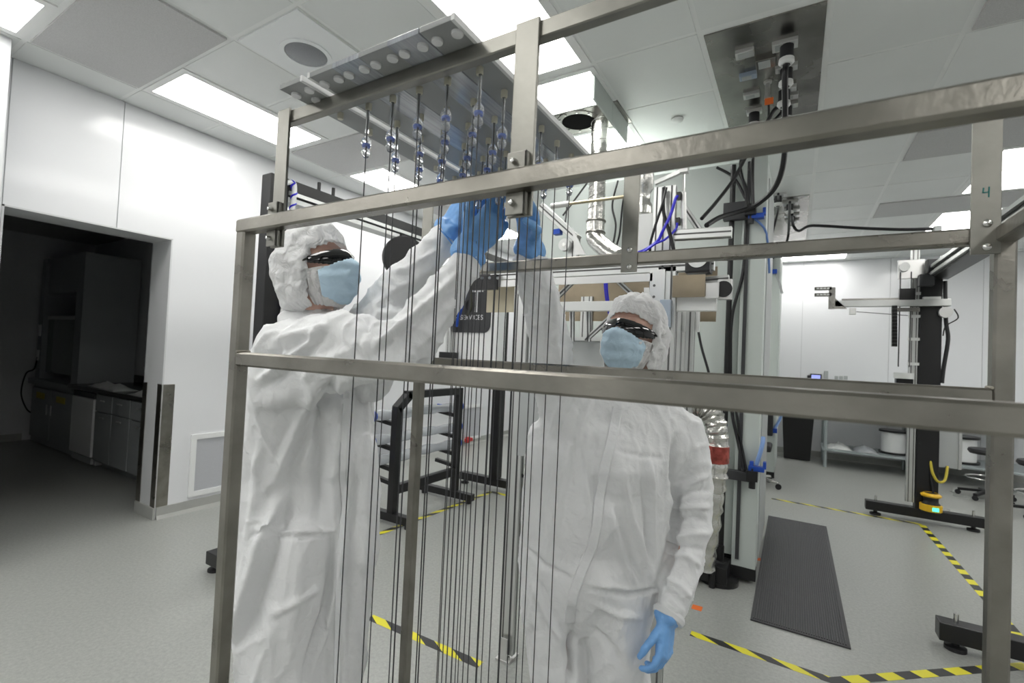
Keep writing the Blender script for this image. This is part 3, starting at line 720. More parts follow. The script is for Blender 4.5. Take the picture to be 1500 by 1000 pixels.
    def gk(a, e):
        a, e = abs(math.degrees(a)), math.degrees(e)
        top = 19 - 0.0017*a*a; bot = -8 + 13*math.exp(-(a/10)**2) + 0.0020*a*a
        return bot < e < top
    g = patch('safety_glasses', lin(R(-66), R(66), 67), lin(R(-10), R(20), 24), gr, M_LENS, 0.0022, keep=gk)
    for s in (-1, 1):
        pts = [c + dirv(R(64*s), R(7))*(rad(R(64*s), R(14))+0.020), c + dirv(R(80*s), R(6))*(rad(R(80*s), R(14))+0.012), c + dirv(R(102*s), R(4))*(rad(R(102*s), R(4))+0.005)]
        MB().tube(pts, 0.003, 6, smooth=4).build('temple', M_TEMPLE, g, smooth=True)
    return f, rt_, u
def shoes(parent, legs, fwd):
    f = Vector(fwd); f.z = 0; f.normalize(); r_ = Vector((f.y, -f.x, 0))
    for a in legs:
        a = Vector((a.x, a.y, 0.0)); L = lambda x, y, z: a + f*x + r_*y + Vector((0, 0, z))
        me = blob('shoe_cover', [[(L(-0.07, 0, 0.045), 0.045), (L(0.0, 0, 0.09), 0.05), (L(0.08, 0.02, 0.045), 0.045), (L(0.08, -0.02, 0.045), 0.045), (L(0.16, 0, 0.035), 0.035)]], 0.008, 4)
        V = get_v(me); V[:, 2] = np.maximum(V[:, 2], 0.001); me.vertices.foreach_set('co', V.ravel()); me.update()
        finish(me, 'shoe_cover', M_CAPF, parent)
def head_groups(c, f, u, neck):
    r_ = f.cross(u).normalized()
    L = lambda a, b, d: c + f*a + r_*b + u*d
    return [[(L(-0.018, 0, 0.030), 0.080), (L(0.012, 0.008, 0.032), 0.074), (L(0.012, -0.008, 0.032), 0.074)],
            [(L(0.02, 0, 0.02), 0.072), (L(0.045, 0.018, -0.05), 0.040), (L(0.045, -0.018, -0.05), 0.040), (L(0.068, 0, -0.082), 0.022)],
            [(L(0.090, 0, 0.016), 0.010), (L(0.108, 0, -0.020), 0.012), (L(0.088, 0.012, -0.022), 0.010), (L(0.088, -0.012, -0.022), 0.010)],
            [(L(-0.02, 0.074, -0.005), 0.016), (L(-0.02, 0.074, 0.022), 0.016)], [(L(-0.02, -0.074, -0.005), 0.016), (L(-0.02, -0.074, 0.022), 0.016)],
            [(L(-0.015, 0, -0.05), 0.054), (neck, 0.058)]]

def glove(name, parent, wrist, fwd, thumb_dir, curl, tcurl, label=None, cuff=0.07, spread=1.0, cuff_dir=None, sc=1.0, left=False, cr=0.042):
    f = Vector(fwd).normalized(); y = Vector(thumb_dir); y = (y - f*y.dot(f)).normalized(); z = f.cross(y)*(-1 if left else 1)   # palm side = -z * handedness via thumb_dir
    W = Vector(wrist)
    def L(a, b, d): return W + (f*a + y*b + z*d)*sc
    G = [[(L(0.0, 0.019, 0), 0.021*sc), (L(0.0, -0.019, 0), 0.021*sc), (L(0.088, 0.033, 0), 0.0135*sc), (L(0.094, 0.011, 0.004), 0.0135*sc), (L(0.090, -0.011, 0.003), 0.0135*sc), (L(0.080, -0.032, 0), 0.0125*sc)]]
    for k, (by, bx, ln) in enumerate(((0.033, 0.088, 0.080), (0.011, 0.094, 0.090), (-0.011, 0.090, 0.083), (-0.032, 0.080, 0.066))):
        p = L(bx, by, 0.002); ang = 0.0; segs = (0.48, 0.30, 0.22); rr = (0.0118, 0.0105, 0.0095, 0.0085)
        sd = (by/0.033)*0.10*spread
        for q in range(3):
            ang += curl[k]*(0.8, 1.0, 0.7)[q]
            d = (f*math.cos(ang) - z*math.sin(ang)) + y*sd
            p2 = p + d.normalized()*ln*segs[q]*sc
            G.append([(p, rr[q]*sc), (p2, rr[q+1]*sc)]); p = p2
    p = L(0.022, 0.026, -0.004); dirs = [(0.72, 0.66, -0.25), (0.88, 0.30, -0.45-tcurl*0.3), (0.92, 0.05-tcurl*0.2, -0.45-tcurl*0.5)]
    for q, (a, b, d) in enumerate(dirs):
        dv = (f*a + y*b + z*d).normalized(); p2 = p + dv*(0.042, 0.036, 0.030)[q]*sc
        G.append([(p, (0.0165, 0.0130, 0.0118)[q]*sc), (p2, (0.0135, 0.0118, 0.0095)[q]*sc)]); p = p2
    cd = Vector(cuff_dir).normalized() if cuff_dir is not None else -f
    c1 = W + cd*cuff
    x = cd.cross(y).normalized(); G.append([(W + y*0.019*sc, 0.022*sc), (W - y*0.019*sc, 0.022*sc)] + [(c1 - cd*0.02 + y*a + x*b, cr*0.6) for a in (-cr*0.5, cr*0.5) for b in (-cr*0.4, cr*0.4)])
    me = blob(name, G, 0.0036, 4, 0.5)
    V = get_v(me); Nn = get_n(me); D = np.array([0.0016*noise.noise((p[0]*70, p[1]*70, p[2]*70)) + 0.0016*(0.3-abs(noise.noise((p[0]*33, p[1]*33, p[2]*33)))) for p in V])
    me.vertices.foreach_set('co', (V + Nn*D[:, None]).ravel()); me.update()
    o = finish(me, name, M_GLOVE, parent)
    # rolled bead at the cuff end
    ring = []
    for k in range(25):
        t = 2*math.pi*k/24; ring.append(c1 + y*math.cos(t)*cr*1.04 + x*math.sin(t)*cr*0.94)
    MB().tube(ring, 0.0022, 6, smooth=0).build('cuff_bead', M_GLOVE, o, smooth=True)
    return o

SP = lambda u, v, d, r: (at(u, v, d), r)
# ================= person at the left end of the frame
def left_person():
    c = at(467, 399, 1.46)
    f = (Vector((0.96, 0.20, 0.0)).normalized() + Vector((0, 0, 0.27))).normalized(); up = Vector((-0.2, -0.04, 1))
    fu = f.cross(up).normalized().cross(f)
    neck = at(457, 486, 1.49)
    rsh = at(412, 510, 1.34); lsh = at(512, 508, 1.60)
    relb = at(582, 505, 1.26); rwr = at(682, 388, 1.37)
    lelb = at(572, 432, 1.52); lwr = at(652, 350, 1.47)
    hip = at(452, 800, 1.48)
    skin = head_groups(c, f, fu, neck)
    skin += [[(neck, 0.055), (at(455, 520, 1.47), 0.06)], [(at(455, 520, 1.47), 0.065), (hip, 0.075)], [(rsh, 0.035), (at(455, 520, 1.47), 0.06), (lsh, 0.035)],
             [(rsh, 0.035), (relb, 0.026)], [(relb, 0.026), (rwr, 0.022)], [(lsh, 0.035), (lelb, 0.026)], [(lelb, 0.026), (lwr, 0.022)]]
    legR = [at(412, 850, 1.43), at(415, 1000, 1.42), None]; legR[2] = Vector((legR[1].x-0.03, legR[1].y, 0.09))
    legL = [at(490, 850, 1.52), at(480, 1000, 1.52), None]; legL[2] = Vector((legL[1].x-0.02, legL[1].y, 0.09))
    for lg in (legR, legL):
        skin += [[(hip, 0.075), (lg[0], 0.05)], [(lg[0], 0.05), (lg[1], 0.04)], [(lg[1], 0.04), (lg[2], 0.035)]]
    body = finish(blob('person', skin, 0.0085, 3), 'person', M_SKIN, None)
    tag(body, 'person at left in white coverall reaching up with both gloved hands', 'person')
    # coverall
    G = [[(neck, 0.066), (at(456, 505, 1.48), 0.10)], [(at(450, 468, 1.48), 0.058), (at(470, 474, 1.46), 0.05), (at(456, 505, 1.48), 0.09)],
         [(rsh, 0.070), (lsh, 0.070), (at(462, 500, 1.47), 0.085), (at(452, 600, 1.47), 0.15)],
         [(rsh, 0.074), (at(392, 545, 1.42), 0.055), (lsh, 0.07), (at(402, 690, 1.45), 0.105), (at(504, 690, 1.52), 0.105)],
         [SP(398, 660, 1.45, .100), SP(505, 660, 1.52, .105), SP(398, 805, 1.44, .105), SP(508, 805, 1.52, .108)],
         [SP(398, 790, 1.44, .105), SP(430, 790, 1.42, .105), SP(395, 905, 1.42, .105), SP(420, 905, 1.40, .10), (legR[1], 0.125)],
         [SP(470, 790, 1.50, .11), SP(505, 790, 1.52, .108), SP(492, 905, 1.52, .105), (legL[1], 0.115)],
         [(legR[1], 0.125), (legR[2], 0.10)], [(legL[1], 0.115), (legL[2], 0.10)],
         # right (near) sleeve with its deep hanging underarm
         [(rsh, 0.078), (at(500, 490, 1.31), 0.066), (relb, 0.058)],
         [(rsh, 0.072), (at(380, 590, 1.335), 0.036), (at(470, 553, 1.27), 0.040), (at(585, 525, 1.24), 0.045), (at(540, 540, 1.245), 0.036)],
         [(at(385, 545, 1.38), 0.05), (at(470, 530, 1.33), 0.05), (at(392, 640, 1.45), 0.06)],
         [(relb, 0.060), (at(615, 500, 1.29), 0.052), (rwr, 0.048)], [(rwr, 0.046), (at(688, 370, 1.38), 0.028)],
         [(at(615, 520, 1.30), 0.034), (at(560, 548, 1.29), 0.030), (rwr, 0.04)],
         # left sleeve
         [(lsh, 0.074), (lelb, 0.062), (at(540, 470, 1.52), 0.06)], [(lelb, 0.062), (lwr, 0.046)], [(lwr, 0.045), (at(660, 338, 1.48), 0.028)],
         [(at(530, 485, 1.50), 0.06), (at(580, 470, 1.48), 0.05), (at(545, 560, 1.50), 0.06), (lsh, 0.06)],
         # bunched collar
         [(at(536, 455, 1.45), 0.014), (at(556, 438, 1.46), 0.010), (at(545, 470, 1.43), 0.016)],
         [(at(420, 470, 1.43), 0.028), (at(500, 468, 1.44), 0.026), (at(455, 478, 1.40), 0.03)]]
    me = blob('coverall', G, 0.0068, 8, 0.55)
    strokes = [
        ([(470, 560), (440, 610), (410, 680), (389, 730)], 0.016, 0.020, 'f'),
        ([(485, 556), (470, 612), (466, 690), (470, 768)], 0.018, 0.016, 'v'),
        ([(500, 560), (492, 640), (488, 700), (490, 770)], 0.012, 0.013, 'r'),
        ([(512, 560), (506, 615), (503, 660), (512, 700), (508, 740), (500, 800), (498, 1000)], 0.010, 0.009, 'r'),
        ([(522, 560), (516, 640), (520, 700), (510, 780), (505, 990)], 0.007, 0.008, 'v'),
        ([(440, 600), (410, 660), (385, 760)], 0.010, 0.014, 'v'),
        ([(375, 772), (400, 774), (440, 779), (492, 775)], 0.006, 0.006, 'r'), ([(375, 780), (400, 782), (440, 786), (492, 783)], 0.005, 0.006, 'v'),
        ([(422, 718), (400, 775), (383, 826), (362, 890), (346, 945)], 0.020, 0.020, 's'),
        ([(440, 800), (430, 880), (420, 990)], 0.008, 0.020, 'r'),
        ([(488, 785), (486, 830), (483, 868), (465, 930), (446, 1000)], 0.018, 0.012, 'v'),
        ([(500, 790), (492, 850), (476, 915), (456, 985)], 0.012, 0.012, 'r'),
        ([(470, 860), (430, 880), (395, 900)], 0.006, 0.012, 'r'),
        ([(400, 500), (440, 486), (480, 476)], 0.007, 0.010, 'r'), ([(385, 530), (430, 505), (470, 492)], 0.007, 0.012, 'v'),
        ([(378, 560), (420, 530), (450, 505), (470, 480)], 0.012, 0.012, 'f'),
        ([(440, 560), (470, 530), (520, 510)], 0.006, 0.014, 'r'),
        ([(520, 470), (526, 500), (536, 520), (534, 495)], 0.008, 0.008, 'r'),
        ([(545, 450), (540, 470), (536, 490)], 0.010, 0.010, 'v'),
        ([(545, 512), (590, 475), (640, 432), (680, 392)], 0.010, 0.010, 'f'),
        ([(556, 440), (600, 410), (640, 385)], 0.006, 0.010, 'r'), ([(560, 470), (600, 450), (650, 405)], 0.006, 0.010, 'v'),
        ([(600, 520), (640, 480), (680, 420)], 0.007, 0.012, 'r'), ([(580, 530), (590, 490), (630, 460)], 0.006, 0.010, 'v'),
        ([(580, 400), (610, 385), (650, 360)], 0.006, 0.008, 'r'), ([(540, 560), (548, 620), (545, 720)], 0.010, 0.012, 'v'),
        ([(532, 560), (538, 640), (532, 740), (535, 900)], 0.008, 0.012, 'r'), ([(380, 640), (372, 740), (365, 800)], 0.008, 0.012, 'r')]
    fold_mesh(me, strokes, namp=0.010, seed=3.1, iso=lambda p: p[2] > 1.46)
    cv = finish(me, 'coverall', M_SUIT, body)
    bv = bvh_of(me)
    strip(bv, [(508, 575), (504, 640), (502, 700), (506, 740), (499, 800), (496, 870), (493, 1000)], 5, 0.008).build('zip_placket', M_SUIT, cv, smooth=True)
    head_parts(body, c, f, up, 1.7, 1.04); shoes(body, (legR[2], legL[2]), f)
    # gloves
    k1 = at(726, 322, 1.385); w1 = at(688, 362, 1.385)
    glove('glove', body, w1, k1-w1, (CC-w1).normalized()*0.55+Vector(CU)*0.6-Vector(CR)*0.6, (0.6, 0.65, 0.7, 0.75), 0.5, cuff=0.045, cuff_dir=rwr-w1, sc=1.18, cr=0.045)
    w2 = at(662, 332, 1.485); k2 = at(694, 285, 1.455)
    glove('glove', body, w2, k2-w2, (CC-w2).normalized()*0.6-Vector(CU)*0.5+Vector(CR)*0.6, (0.35, 0.4, 0.5, 0.55), 0.4, cuff=0.045, cuff_dir=lwr-w2, sc=1.18, cr=0.045, left=True)
left_person()

# ================= person behind the frame
def right_person():
    c = at(926, 497, 1.53)
    tocam = (CC-c); tocam.z = 0; tocam.normalize(); left = -Vector(CR); left.z = 0; left.normalize()
    f = (tocam*0.90 + left*0.44); f.normalize(); f = (f + Vector((0, 0, 0.22))).normalized()
    up = Vector((0, 0, 1)) + Vector(CR)*0.12 - f*0.0
    fu = f.cross(up).normalized().cross(f)
    neck = at(926, 572, 1.55)
    rsh = at(842, 612, 1.52); lsh = at(1000, 634, 1.56)
    relb = at(806, 500, 1.53); rwr = at(776, 384, 1.50)
    lelb = at(1014, 770, 1.52); lwr = at(984, 888, 1.43)
    hip = at(866, 850, 1.56)
    legR = [at(815, 890, 1.55), at(818, 1010, 1.53), Vector((0, 0, 0))]; legL = [at(915, 890, 1.55), at(906, 1010, 1.52), Vector((0, 0, 0))]
    for lg in (legR, legL): lg[2] = Vector((lg[1].x-0.01, lg[1].y+0.03, 0.09))
    skin = head_groups(c, f, fu, neck)
    ch = at(905, 650, 1.55)
    skin += [[(neck, 0.055), (ch, 0.06)], [(ch, 0.065), (hip, 0.075)], [(rsh, 0.035), (ch, 0.06), (lsh, 0.035)],
             [(rsh, 0.035), (relb, 0.026)], [(relb, 0.026), (rwr, 0.022)], [(lsh, 0.035), (lelb, 0.026)], [(lelb, 0.026), (lwr, 0.022)]]
    for lg in (legR, legL):
        skin += [[(hip, 0.075), (lg[0], 0.05)], [(lg[0], 0.05), (lg[1], 0.04)], [(lg[1], 0.04), (lg[2], 0.035)]]
    body = finish(blob('person', skin, 0.0085, 3), 'person', M_SKIN, None)
    tag(body, 'person in white coverall behind the frame, one arm raised, other arm hanging', 'person')
    G = [[(neck, 0.068), (at(920, 610, 1.55), 0.10)],
         [(rsh, 0.072), (lsh, 0.068), (neck, 0.07), (at(895, 680, 1.52), 0.14)],
         [(rsh, 0.07), (lsh, 0.062), (at(812, 690, 1.55), 0.095), (at(950, 690, 1.55), 0.088)],
         [SP(815, 670, 1.53, .105), SP(952, 670, 1.54, .085), SP(805, 810, 1.55, .100), SP(938, 830, 1.55, .090), SP(878, 740, 1.50, .12)],
         [SP(805, 790, 1.55, .100), SP(938, 800, 1.55, .090), SP(802, 890, 1.55, .095), SP(918, 890, 1.55, .092), SP(870, 830, 1.52, .12)],
         [(at(808, 880, 1.55), 0.098), (legR[1], 0.088)], [(at(900, 880, 1.53), 0.112), (legL[1], 0.098)],
         [(legR[1], 0.088), (legR[2], 0.08)], [(legL[1], 0.098), (legL[2], 0.085)],
         # raised sleeve
         [(rsh, 0.082), (at(812, 560, 1.54), 0.076), (at(838, 645, 1.55), 0.09), (at(868, 560, 1.56), 0.028)], [(at(812, 560, 1.54), 0.078), (relb, 0.070)], [(relb, 0.070), (at(792, 440, 1.52), 0.064)], [(at(792, 440, 1.52), 0.064), (rwr, 0.055)], [(rwr, 0.054), (at(776, 358, 1.485), 0.030)],
         [(rsh, 0.07), (at(800, 640, 1.54), 0.06), (at(805, 700, 1.55), 0.08)],
         # hanging sleeve
         [(lsh, 0.074), (at(1016, 700, 1.55), 0.060)], [(at(1016, 700, 1.55), 0.060), (lelb, 0.058)], [(lelb, 0.060), (at(1000, 840, 1.47), 0.054)], [(at(1000, 840, 1.47), 0.054), (lwr, 0.043)]]
    me = blob('coverall', G, 0.0068, 8, 0.55)
    strokes = [
        ([(950, 660), (954, 732), (956, 840)], 0.010, 0.010, 'r'), ([(940, 665), (944, 735), (948, 830)], 0.008, 0.010, 'v'),
        ([(912, 690), (925, 760), (942, 806), (958, 856)], 0.009, 0.010, 'r'),
        ([(892, 740), (916, 824), (932, 856)], 0.008, 0.010, 'f'),
        ([(862, 630), (860, 690), (866, 770)], 0.007, 0.010, 'f'), ([(836, 640), (820, 720), (812, 790)], 0.008, 0.012, 'r'),
        ([(815, 660), (800, 730), (790, 800)], 0.008, 0.012, 'v'), ([(848, 600), (842, 660), (835, 720)], 0.007, 0.010, 'v'),
        ([(760, 795), (800, 830), (836, 848)], 0.007, 0.008, 'v'), ([(868, 864), (920, 870), (962, 862)], 0.008, 0.008, 'v'), ([(868, 856), (920, 861), (960, 853)], 0.005, 0.007, 'r'),
        ([(996, 712), (1016, 704), (1038, 696)], 0.009, 0.008, 'r'), ([(992, 728), (1016, 720), (1042, 718)], 0.008, 0.008, 'v'),
        ([(990, 745), (1015, 742), (1040, 742)], 0.009, 0.008, 'r'), ([(988, 762), (1015, 758), (1042, 764)], 0.008, 0.008, 'v'),
        ([(990, 790), (1010, 782), (1038, 780)], 0.009, 0.008, 'r'), ([(985, 812), (1008, 815), (1030, 832)], 0.009, 0.008, 'r'), ([(980, 800), (1005, 800), (1035, 806)], 0.008, 0.008, 'v'),
        ([(975, 845), (995, 856), (1012, 875)], 0.008, 0.008, 'r'), ([(972, 862), (990, 872), (1005, 890)], 0.008, 0.007, 'v'),
        ([(990, 640), (986, 680), (988, 740), (985, 800), (972, 850)], 0.020, 0.014, 'v'),
        ([(905, 660), (940, 668), (975, 672)], 0.005, 0.007, 'v'),
        ([(780, 640), (770, 720), (766, 780)], 0.008, 0.012, 'r'), ([(790, 430), (786, 500), (790, 560)], 0.008, 0.012, 'f'), ([(812, 420), (815, 500), (826, 550)], 0.008, 0.010, 'r'),
        ([(770, 450), (766, 510), (772, 600)], 0.007, 0.010, 'v'), ([(845, 560), (820, 600), (800, 660)], 0.010, 0.012, 'f'), ([(870, 575), (850, 620), (840, 690)], 0.009, 0.010, 'r'),
        ([(838, 930), (840, 965), (836, 1000)], 0.030, 0.014, 'v'), ([(842, 890), (838, 930)], 0.012, 0.014, 'v'),
        ([(868, 880), (905, 900), (940, 905)], 0.006, 0.010, 'r'), ([(868, 920), (900, 950), (915, 990)], 0.007, 0.012, 'v'), ([(780, 850), (800, 900), (825, 940)], 0.008, 0.012, 'f')]
    fold_mesh(me, strokes, namp=0.008, seed=8.4, iso=lambda p: p[2] > 1.58 or (p[0]*CR.x+p[1]*CR.y) > 0.50)
    cv = finish(me, 'coverall', M_SUIT, body)
    bv = bvh_of(me)
    strip(bv, [(905, 596), (897, 640), (887, 680), (878, 730), (874, 770), (868, 800), (852, 836), (840, 870), (835, 896), (834, 912)], 8, 0.010).build('zip_placket', M_SUIT, cv, smooth=True)
    head_parts(body, c, f, up, 5.2); shoes(body, (legR[2], legL[2]), tocam)
    w1 = at(776, 350, 1.475); k1 = at(770, 300, 1.40)
    glove('glove', body, w1, k1-w1, (CC-w1).normalized()+Vector(CR)*0.75, (0.45, 0.45, 0.5, 0.5), 0.8, cuff=0.055, cuff_dir=rwr-w1, sc=1.08, cr=0.043)
    w2 = at(976, 910, 1.415); k2 = at(974, 944, 1.39)
    glove('glove', body, w2, k2-w2, (CC-w2).normalized()-Vector(CR)*0.55, (0.55, 0.65, 0.7, 0.7), 0.2, cuff=0.035, cuff_dir=lwr-w2, sc=0.95, left=True, cr=0.036)
    for cpt, wpt, rr in ((at(980, 900, 1.425), w2, 0.046),):
        d = (Vector(wpt)-Vector(cpt)).normalized(); MB().lathe(cpt, [(rr*0.96, -0.01), (rr*1.06, 0.0), (rr*0.98, 0.012), (rr*0.80, 0.016)], axis=d, n=24).build('cuff', M_ELAST, cv, smooth=True)
right_person()
# ------------------------------------------------------------------ ceiling services
def receptacle(rt, u, v, w_, d_, plug=None, face=M_ALUM):
    p = onZ(u, v, ZC-0.004)
    b = MB().box((p.x-w_/2, p.y-d_/2, ZC-0.030), (p.x+w_/2, p.y+d_/2, ZC-0.004)).build('receptacle', face, rt, bevel=0.003)
    MB().box((p.x-w_/2+0.015, p.y-d_/2+0.01, ZC-0.032), (p.x+w_/2-0.03, p.y+d_/2-0.01, ZC-0.029)).build('socket_face', M_GREY, b)
    if plug is not None:
        MB().lathe((p.x+plug, p.y, ZC-0.030), [(0.036, 0), (0.036, -0.075), (0.026, -0.09), (0.02, -0.11), (0, -0.11)], n=14).build('plug_body', M_BLACKR, b, smooth=True)
        MB().lathe((p.x+plug, p.y, ZC-0.105), [(0.04, 0), (0.042, -0.02), (0.03, -0.034), (0, -0.034)], n=14).build('plug_ring', M_WHITEP, b, smooth=True)
    return p
a0, a1, b0, b1 = UP[0]
sp = empty('service_plate', ((a0+a1)/2, (b0+b1)/2, ZC), 'large stainless service plate with sockets in the ceiling', 'service plate')
MB().box((a0+0.02, b0+0.04, ZC-0.006), (a1-0.02, b1-0.03, ZC+0.004)).build('plate', M_STEELP, sp)
for u, v, w_, d_, pl, fc in ((1091, 75, .10, .07, None, M_ALUM), (1122, 88, .11, .10, None, M_STEELP), (1096, 108, .10, .06, None, mat('blue_grey_cover', (0.3, 0.36, 0.45), 0.4)), (1101, 136, .10, .06, None, M_ALUM),
                         (1105, 161, .10, .06, 0.0, M_ALUM), (1150, 62, .13, .08, 0.01, M_ALUM), (1152, 96, .12, .06, 0.0, M_ALUM), (1154, 127, .10, .06, -0.02, M_ALUM), (1157, 138, .10, .06, None, M_ALUM), (1157, 151, .10, .06, -0.02, M_ALUM)):
    receptacle(sp, u, v, w_, d_, pl, fc)
p = onZ(1125, 118, ZC)
MB().lathe((p.x, p.y, ZC-0.006), [(0.025, 0), (0.025, -0.012), (0.016, -0.014), (0.016, -0.09), (0.02, -0.095), (0.02, -0.115), (0, -0.115)], n=14).build('gas_fitting', M_ALUM, sp, smooth=True)
q = MB().cbox((p.x+0.01, p.y, ZC-0.14), (0.05, 0.012, 0.04)).build('orange_valve', M_ORANGE, sp)
a0, a1, b0, b1 = UP[1]
sp2 = empty('service_plate', ((a0+a1)/2, (b0+b1)/2, ZC), 'smaller looking stainless service plate farther back in the ceiling', 'service plate')
MB().box((a0+0.02, b0+0.04, ZC-0.006), (a1-0.02, b1-0.03, ZC+0.004)).build('plate', M_STEELP, sp2)
for u, v, pl in ((1140, 284, 0.0), (1157, 296, 0.0), (1160, 306, None), (1160, 314, 0.0), (1160, 322, None)): receptacle(sp2, u, v, .16, .1, pl)

# hanging power cables (each its own thing)
def cable(name, pts, r, label, material=M_CABLE, cat='cable', group=None, n=8):
    return tag(MB().tube(pts, r, n, smooth=8).build(name, material, smooth=True), label, cat, group)
P0 = onZ(1150, 62, ZC)
cable('power_cable', [(P0.x+0.01, P0.y, ZC-0.13), onY(1150, 110, 3.05), onY(1150, 165, 3.2), onY(1148, 235, 3.4), onY(1135, 275, 3.55), onY(1108, 300, 3.66), onY(1085, 309, 3.66), onY(1055, 318, 3.5), onY(1035, 330, 3.3)], 0.017, 'thick black power cable hanging from the service plate to the clamp')
P1_ = onZ(1105, 161, ZC)
cable('power_cable', [(P1_.x, P1_.y, ZC-0.13), onY(1104, 185, 3.75), onY(1103, 215, 3.72), onY(1102, 260, 3.68), onY(1103, 300, 3.68)], 0.012, 'thin black cable dropping straight from the left plate socket')
P2_ = onZ(1154, 127, ZC)
cable('power_cable', [(P2_.x-0.02, P2_.y, ZC-0.13), onY(1135, 160, 3.6), onY(1120, 185, 3.6), onY(1095, 225, 3.62), onY(1075, 262, 3.62), onY(1050, 295, 3.5), onY(1028, 320, 3.3)], 0.013, 'black cable sweeping left from the plate towards the machine')
cable('power_cable', [onZ(1157, 151, ZC-0.12), onY(1146, 158, 3.75), onY(1144, 165, 3.75), onY(1130, 180, 3.72), onY(1112, 195, 3.7), onY(1085, 235, 3.7), onY(1092, 280, 3.68), onY(1094, 305, 3.68)], 0.010, 'thin looped black cable right of the gas fitting')
cable('air_line', [(p.x, p.y, ZC-0.12), onY(1126, 150, 3.6), onY(1124, 180, 3.65), onY(1108, 215, 3.68), onY(1098, 250, 3.7)], 0.007, 'thin black air line below the orange valve')
cable('power_cable', [onZ(1157, 296, ZC-0.15), onY(1155, 340, 6.6), onY(1150, 358, 6.6), onY(1130, 380, 6.8)], 0.014, 'black cable hanging from the farther service plate')
cable('power_cable', [onZ(1140, 284, ZC-0.15), onY(1140, 305, 6.3), onY(1132, 340, 6.6), onY(1128, 360, 6.9)], 0.012, 'short black cable at the left of the farther service plate')
cable('power_cable', [onZ(1160, 314, ZC-0.15), onY(1162, 330, 6.6), onY(1170, 338, 6.5), onY(1185, 331, 6.4), onY(1210, 331, 6.3), onY(1260, 334, 6.3), onY(1320, 336, 6.3), onY(1366, 335, 6.3)], 0.016, 'long black cable strung across below the ceiling to the right gantry')
tag(MB().cbox(onY(1372, 340, 6.3), (0.06, 0.12, 0.11)).build('junction_box', M_GREY, bevel=0.006), 'small grey junction box at the end of the strung cable', 'junction box')

# steel duct plate with hanging side panel, spiral duct
ch = empty('exhaust_plate', (-1.46, 3.44, ZC), 'steel duct plate with hanging grey side panel in the ceiling', 'exhaust plate')
MB().box((-1.77, 3.262, ZC-0.006), (-1.15, 3.612, ZC+0.002)).build('plate', M_STEELP, ch)
MB().box((-1.192, 2.89, ZC-0.165), (-1.180, 3.25, ZC-0.007)).build('side_panel', M_GREEN, ch); MB().box((-1.192, 3.254, ZC-0.165), (-1.180, 3.62, ZC-0.007)).build('side_panel', M_GREEN, ch)
MB().lathe((-1.52, 3.42, ZC-0.006), [(0.17, 0), (0.17, -0.006), (0.13, -0.006), (0.13, 0.0)], n=32).build('duct_flange', M_STEELP, ch, smooth=True)
MB().lathe((-1.52, 3.42, ZC-0.0065), [(0.128, 0), (0.128, -0.003), (0, -0.003)], n=32).build('duct_mouth', mat('painted_duct_shade', (0.008, 0.008, 0.008), 0.95, spec=0.1), ch)  # near-black disc paints the shade inside the open duct
for k in range(10): MB().cyl((-1.52+0.15*math.cos(k*0.628), 3.42+0.15*math.sin(k*0.628), ZC-0.012), (-1.52+0.15*math.cos(k*0.628), 3.42+0.15*math.sin(k*0.628), ZC-0.018), 0.008, n=8).build('rivet', M_BOLT, ch)
dy = 3.44; dx = onY(876, 250, dy).x; rd = 0.064
dt = empty('spiral_duct', (dx, dy, 2.5), 'shiny spiral metal duct rising to the ceiling plate', 'duct')
MB().lathe((dx, dy, 2.58), [(rd, 0), (rd, ZC-0.004-2.58), (rd-0.003, ZC-0.004-2.58), (rd-0.003, 0)], n=28).build('pipe', M_FOIL, dt, smooth=True)
for k in range(9):
    z = 2.64+0.085*k; ring = [(dx+math.cos(t*math.pi/12)*(rd+0.001), dy+math.sin(t*math.pi/12)*(rd+0.001), z+0.085*t/24) for t in range(25)]
    MB().tube(ring, 0.003, 6, smooth=0).build('seam', M_FOIL, dt, smooth=True)
ez = onY(880, 350, dy).z; e1 = onY(908, 378, dy-0.15)
MB().tube([(dx, dy, 2.60), (dx, dy, ez+0.04), (dx+0.015, dy-0.015, ez-0.01), tuple(Vector((dx, dy, ez)).lerp(e1, 0.55)+Vector((0, 0, -0.01))), tuple(e1)], rd+0.006, 20, smooth=5).build('elbow', M_FOIL, dt, smooth=True)
for z in (2.60, ez+0.05): MB().lathe((dx, dy, z), [(rd+0.010, -0.008), (rd+0.013, 0), (rd+0.010, 0.008)], n=24).build('clamp_ring', M_STEELB, dt, smooth=True)

# ------------------------------------------------------------------ tall grey-green machine tower
def tower(x0, x1, y0, y1, zt, label, detail):
    t = empty('machine_tower', ((x0+x1)/2, (y0+y1)/2, 0), label, 'machine tower')
    MB().box((x0, y0, 0.16), (x1-0.16, y1, zt)).build('main_panel', M_GREEN, t, bevel=0.004)
    MB().box((x1-0.155, y0-0.05, 0.10), (x1, y1, zt)).build('corner_column', M_GREEN, t, bevel=0.004)
    MB().box((x0+0.02, y0+0.02, 0.0), (x1-0.02, y1-0.02, 0.16)).build('base', M_BLACK, t)
    MB().box((x1-0.16, y0-0.056, 0.03), (x1+0.004, y0+0.02, 0.11)).build('kick_plate', M_BLACK, t)
    MB().box((x1-0.006, y0+0.15, 0.12), (x1+0.006, y1-0.1, zt-0.1)).build('side_panel', M_GREY if detail else M_GREEN, t)
    return t
tw = tower(-2.05, -0.20, 3.86, 5.0, 3.06, 'tall grey-green machine tower with black conduits behind the frame', True)
X1 = onY(1066, 500, 3.80).x
MB().cyl((X1, 3.80, 0.12), (X1, 3.80, 3.02), 0.019, n=12).build('conduit', M_BLACK, tw, smooth=True)
X2 = onY(1090, 500, 3.82).x
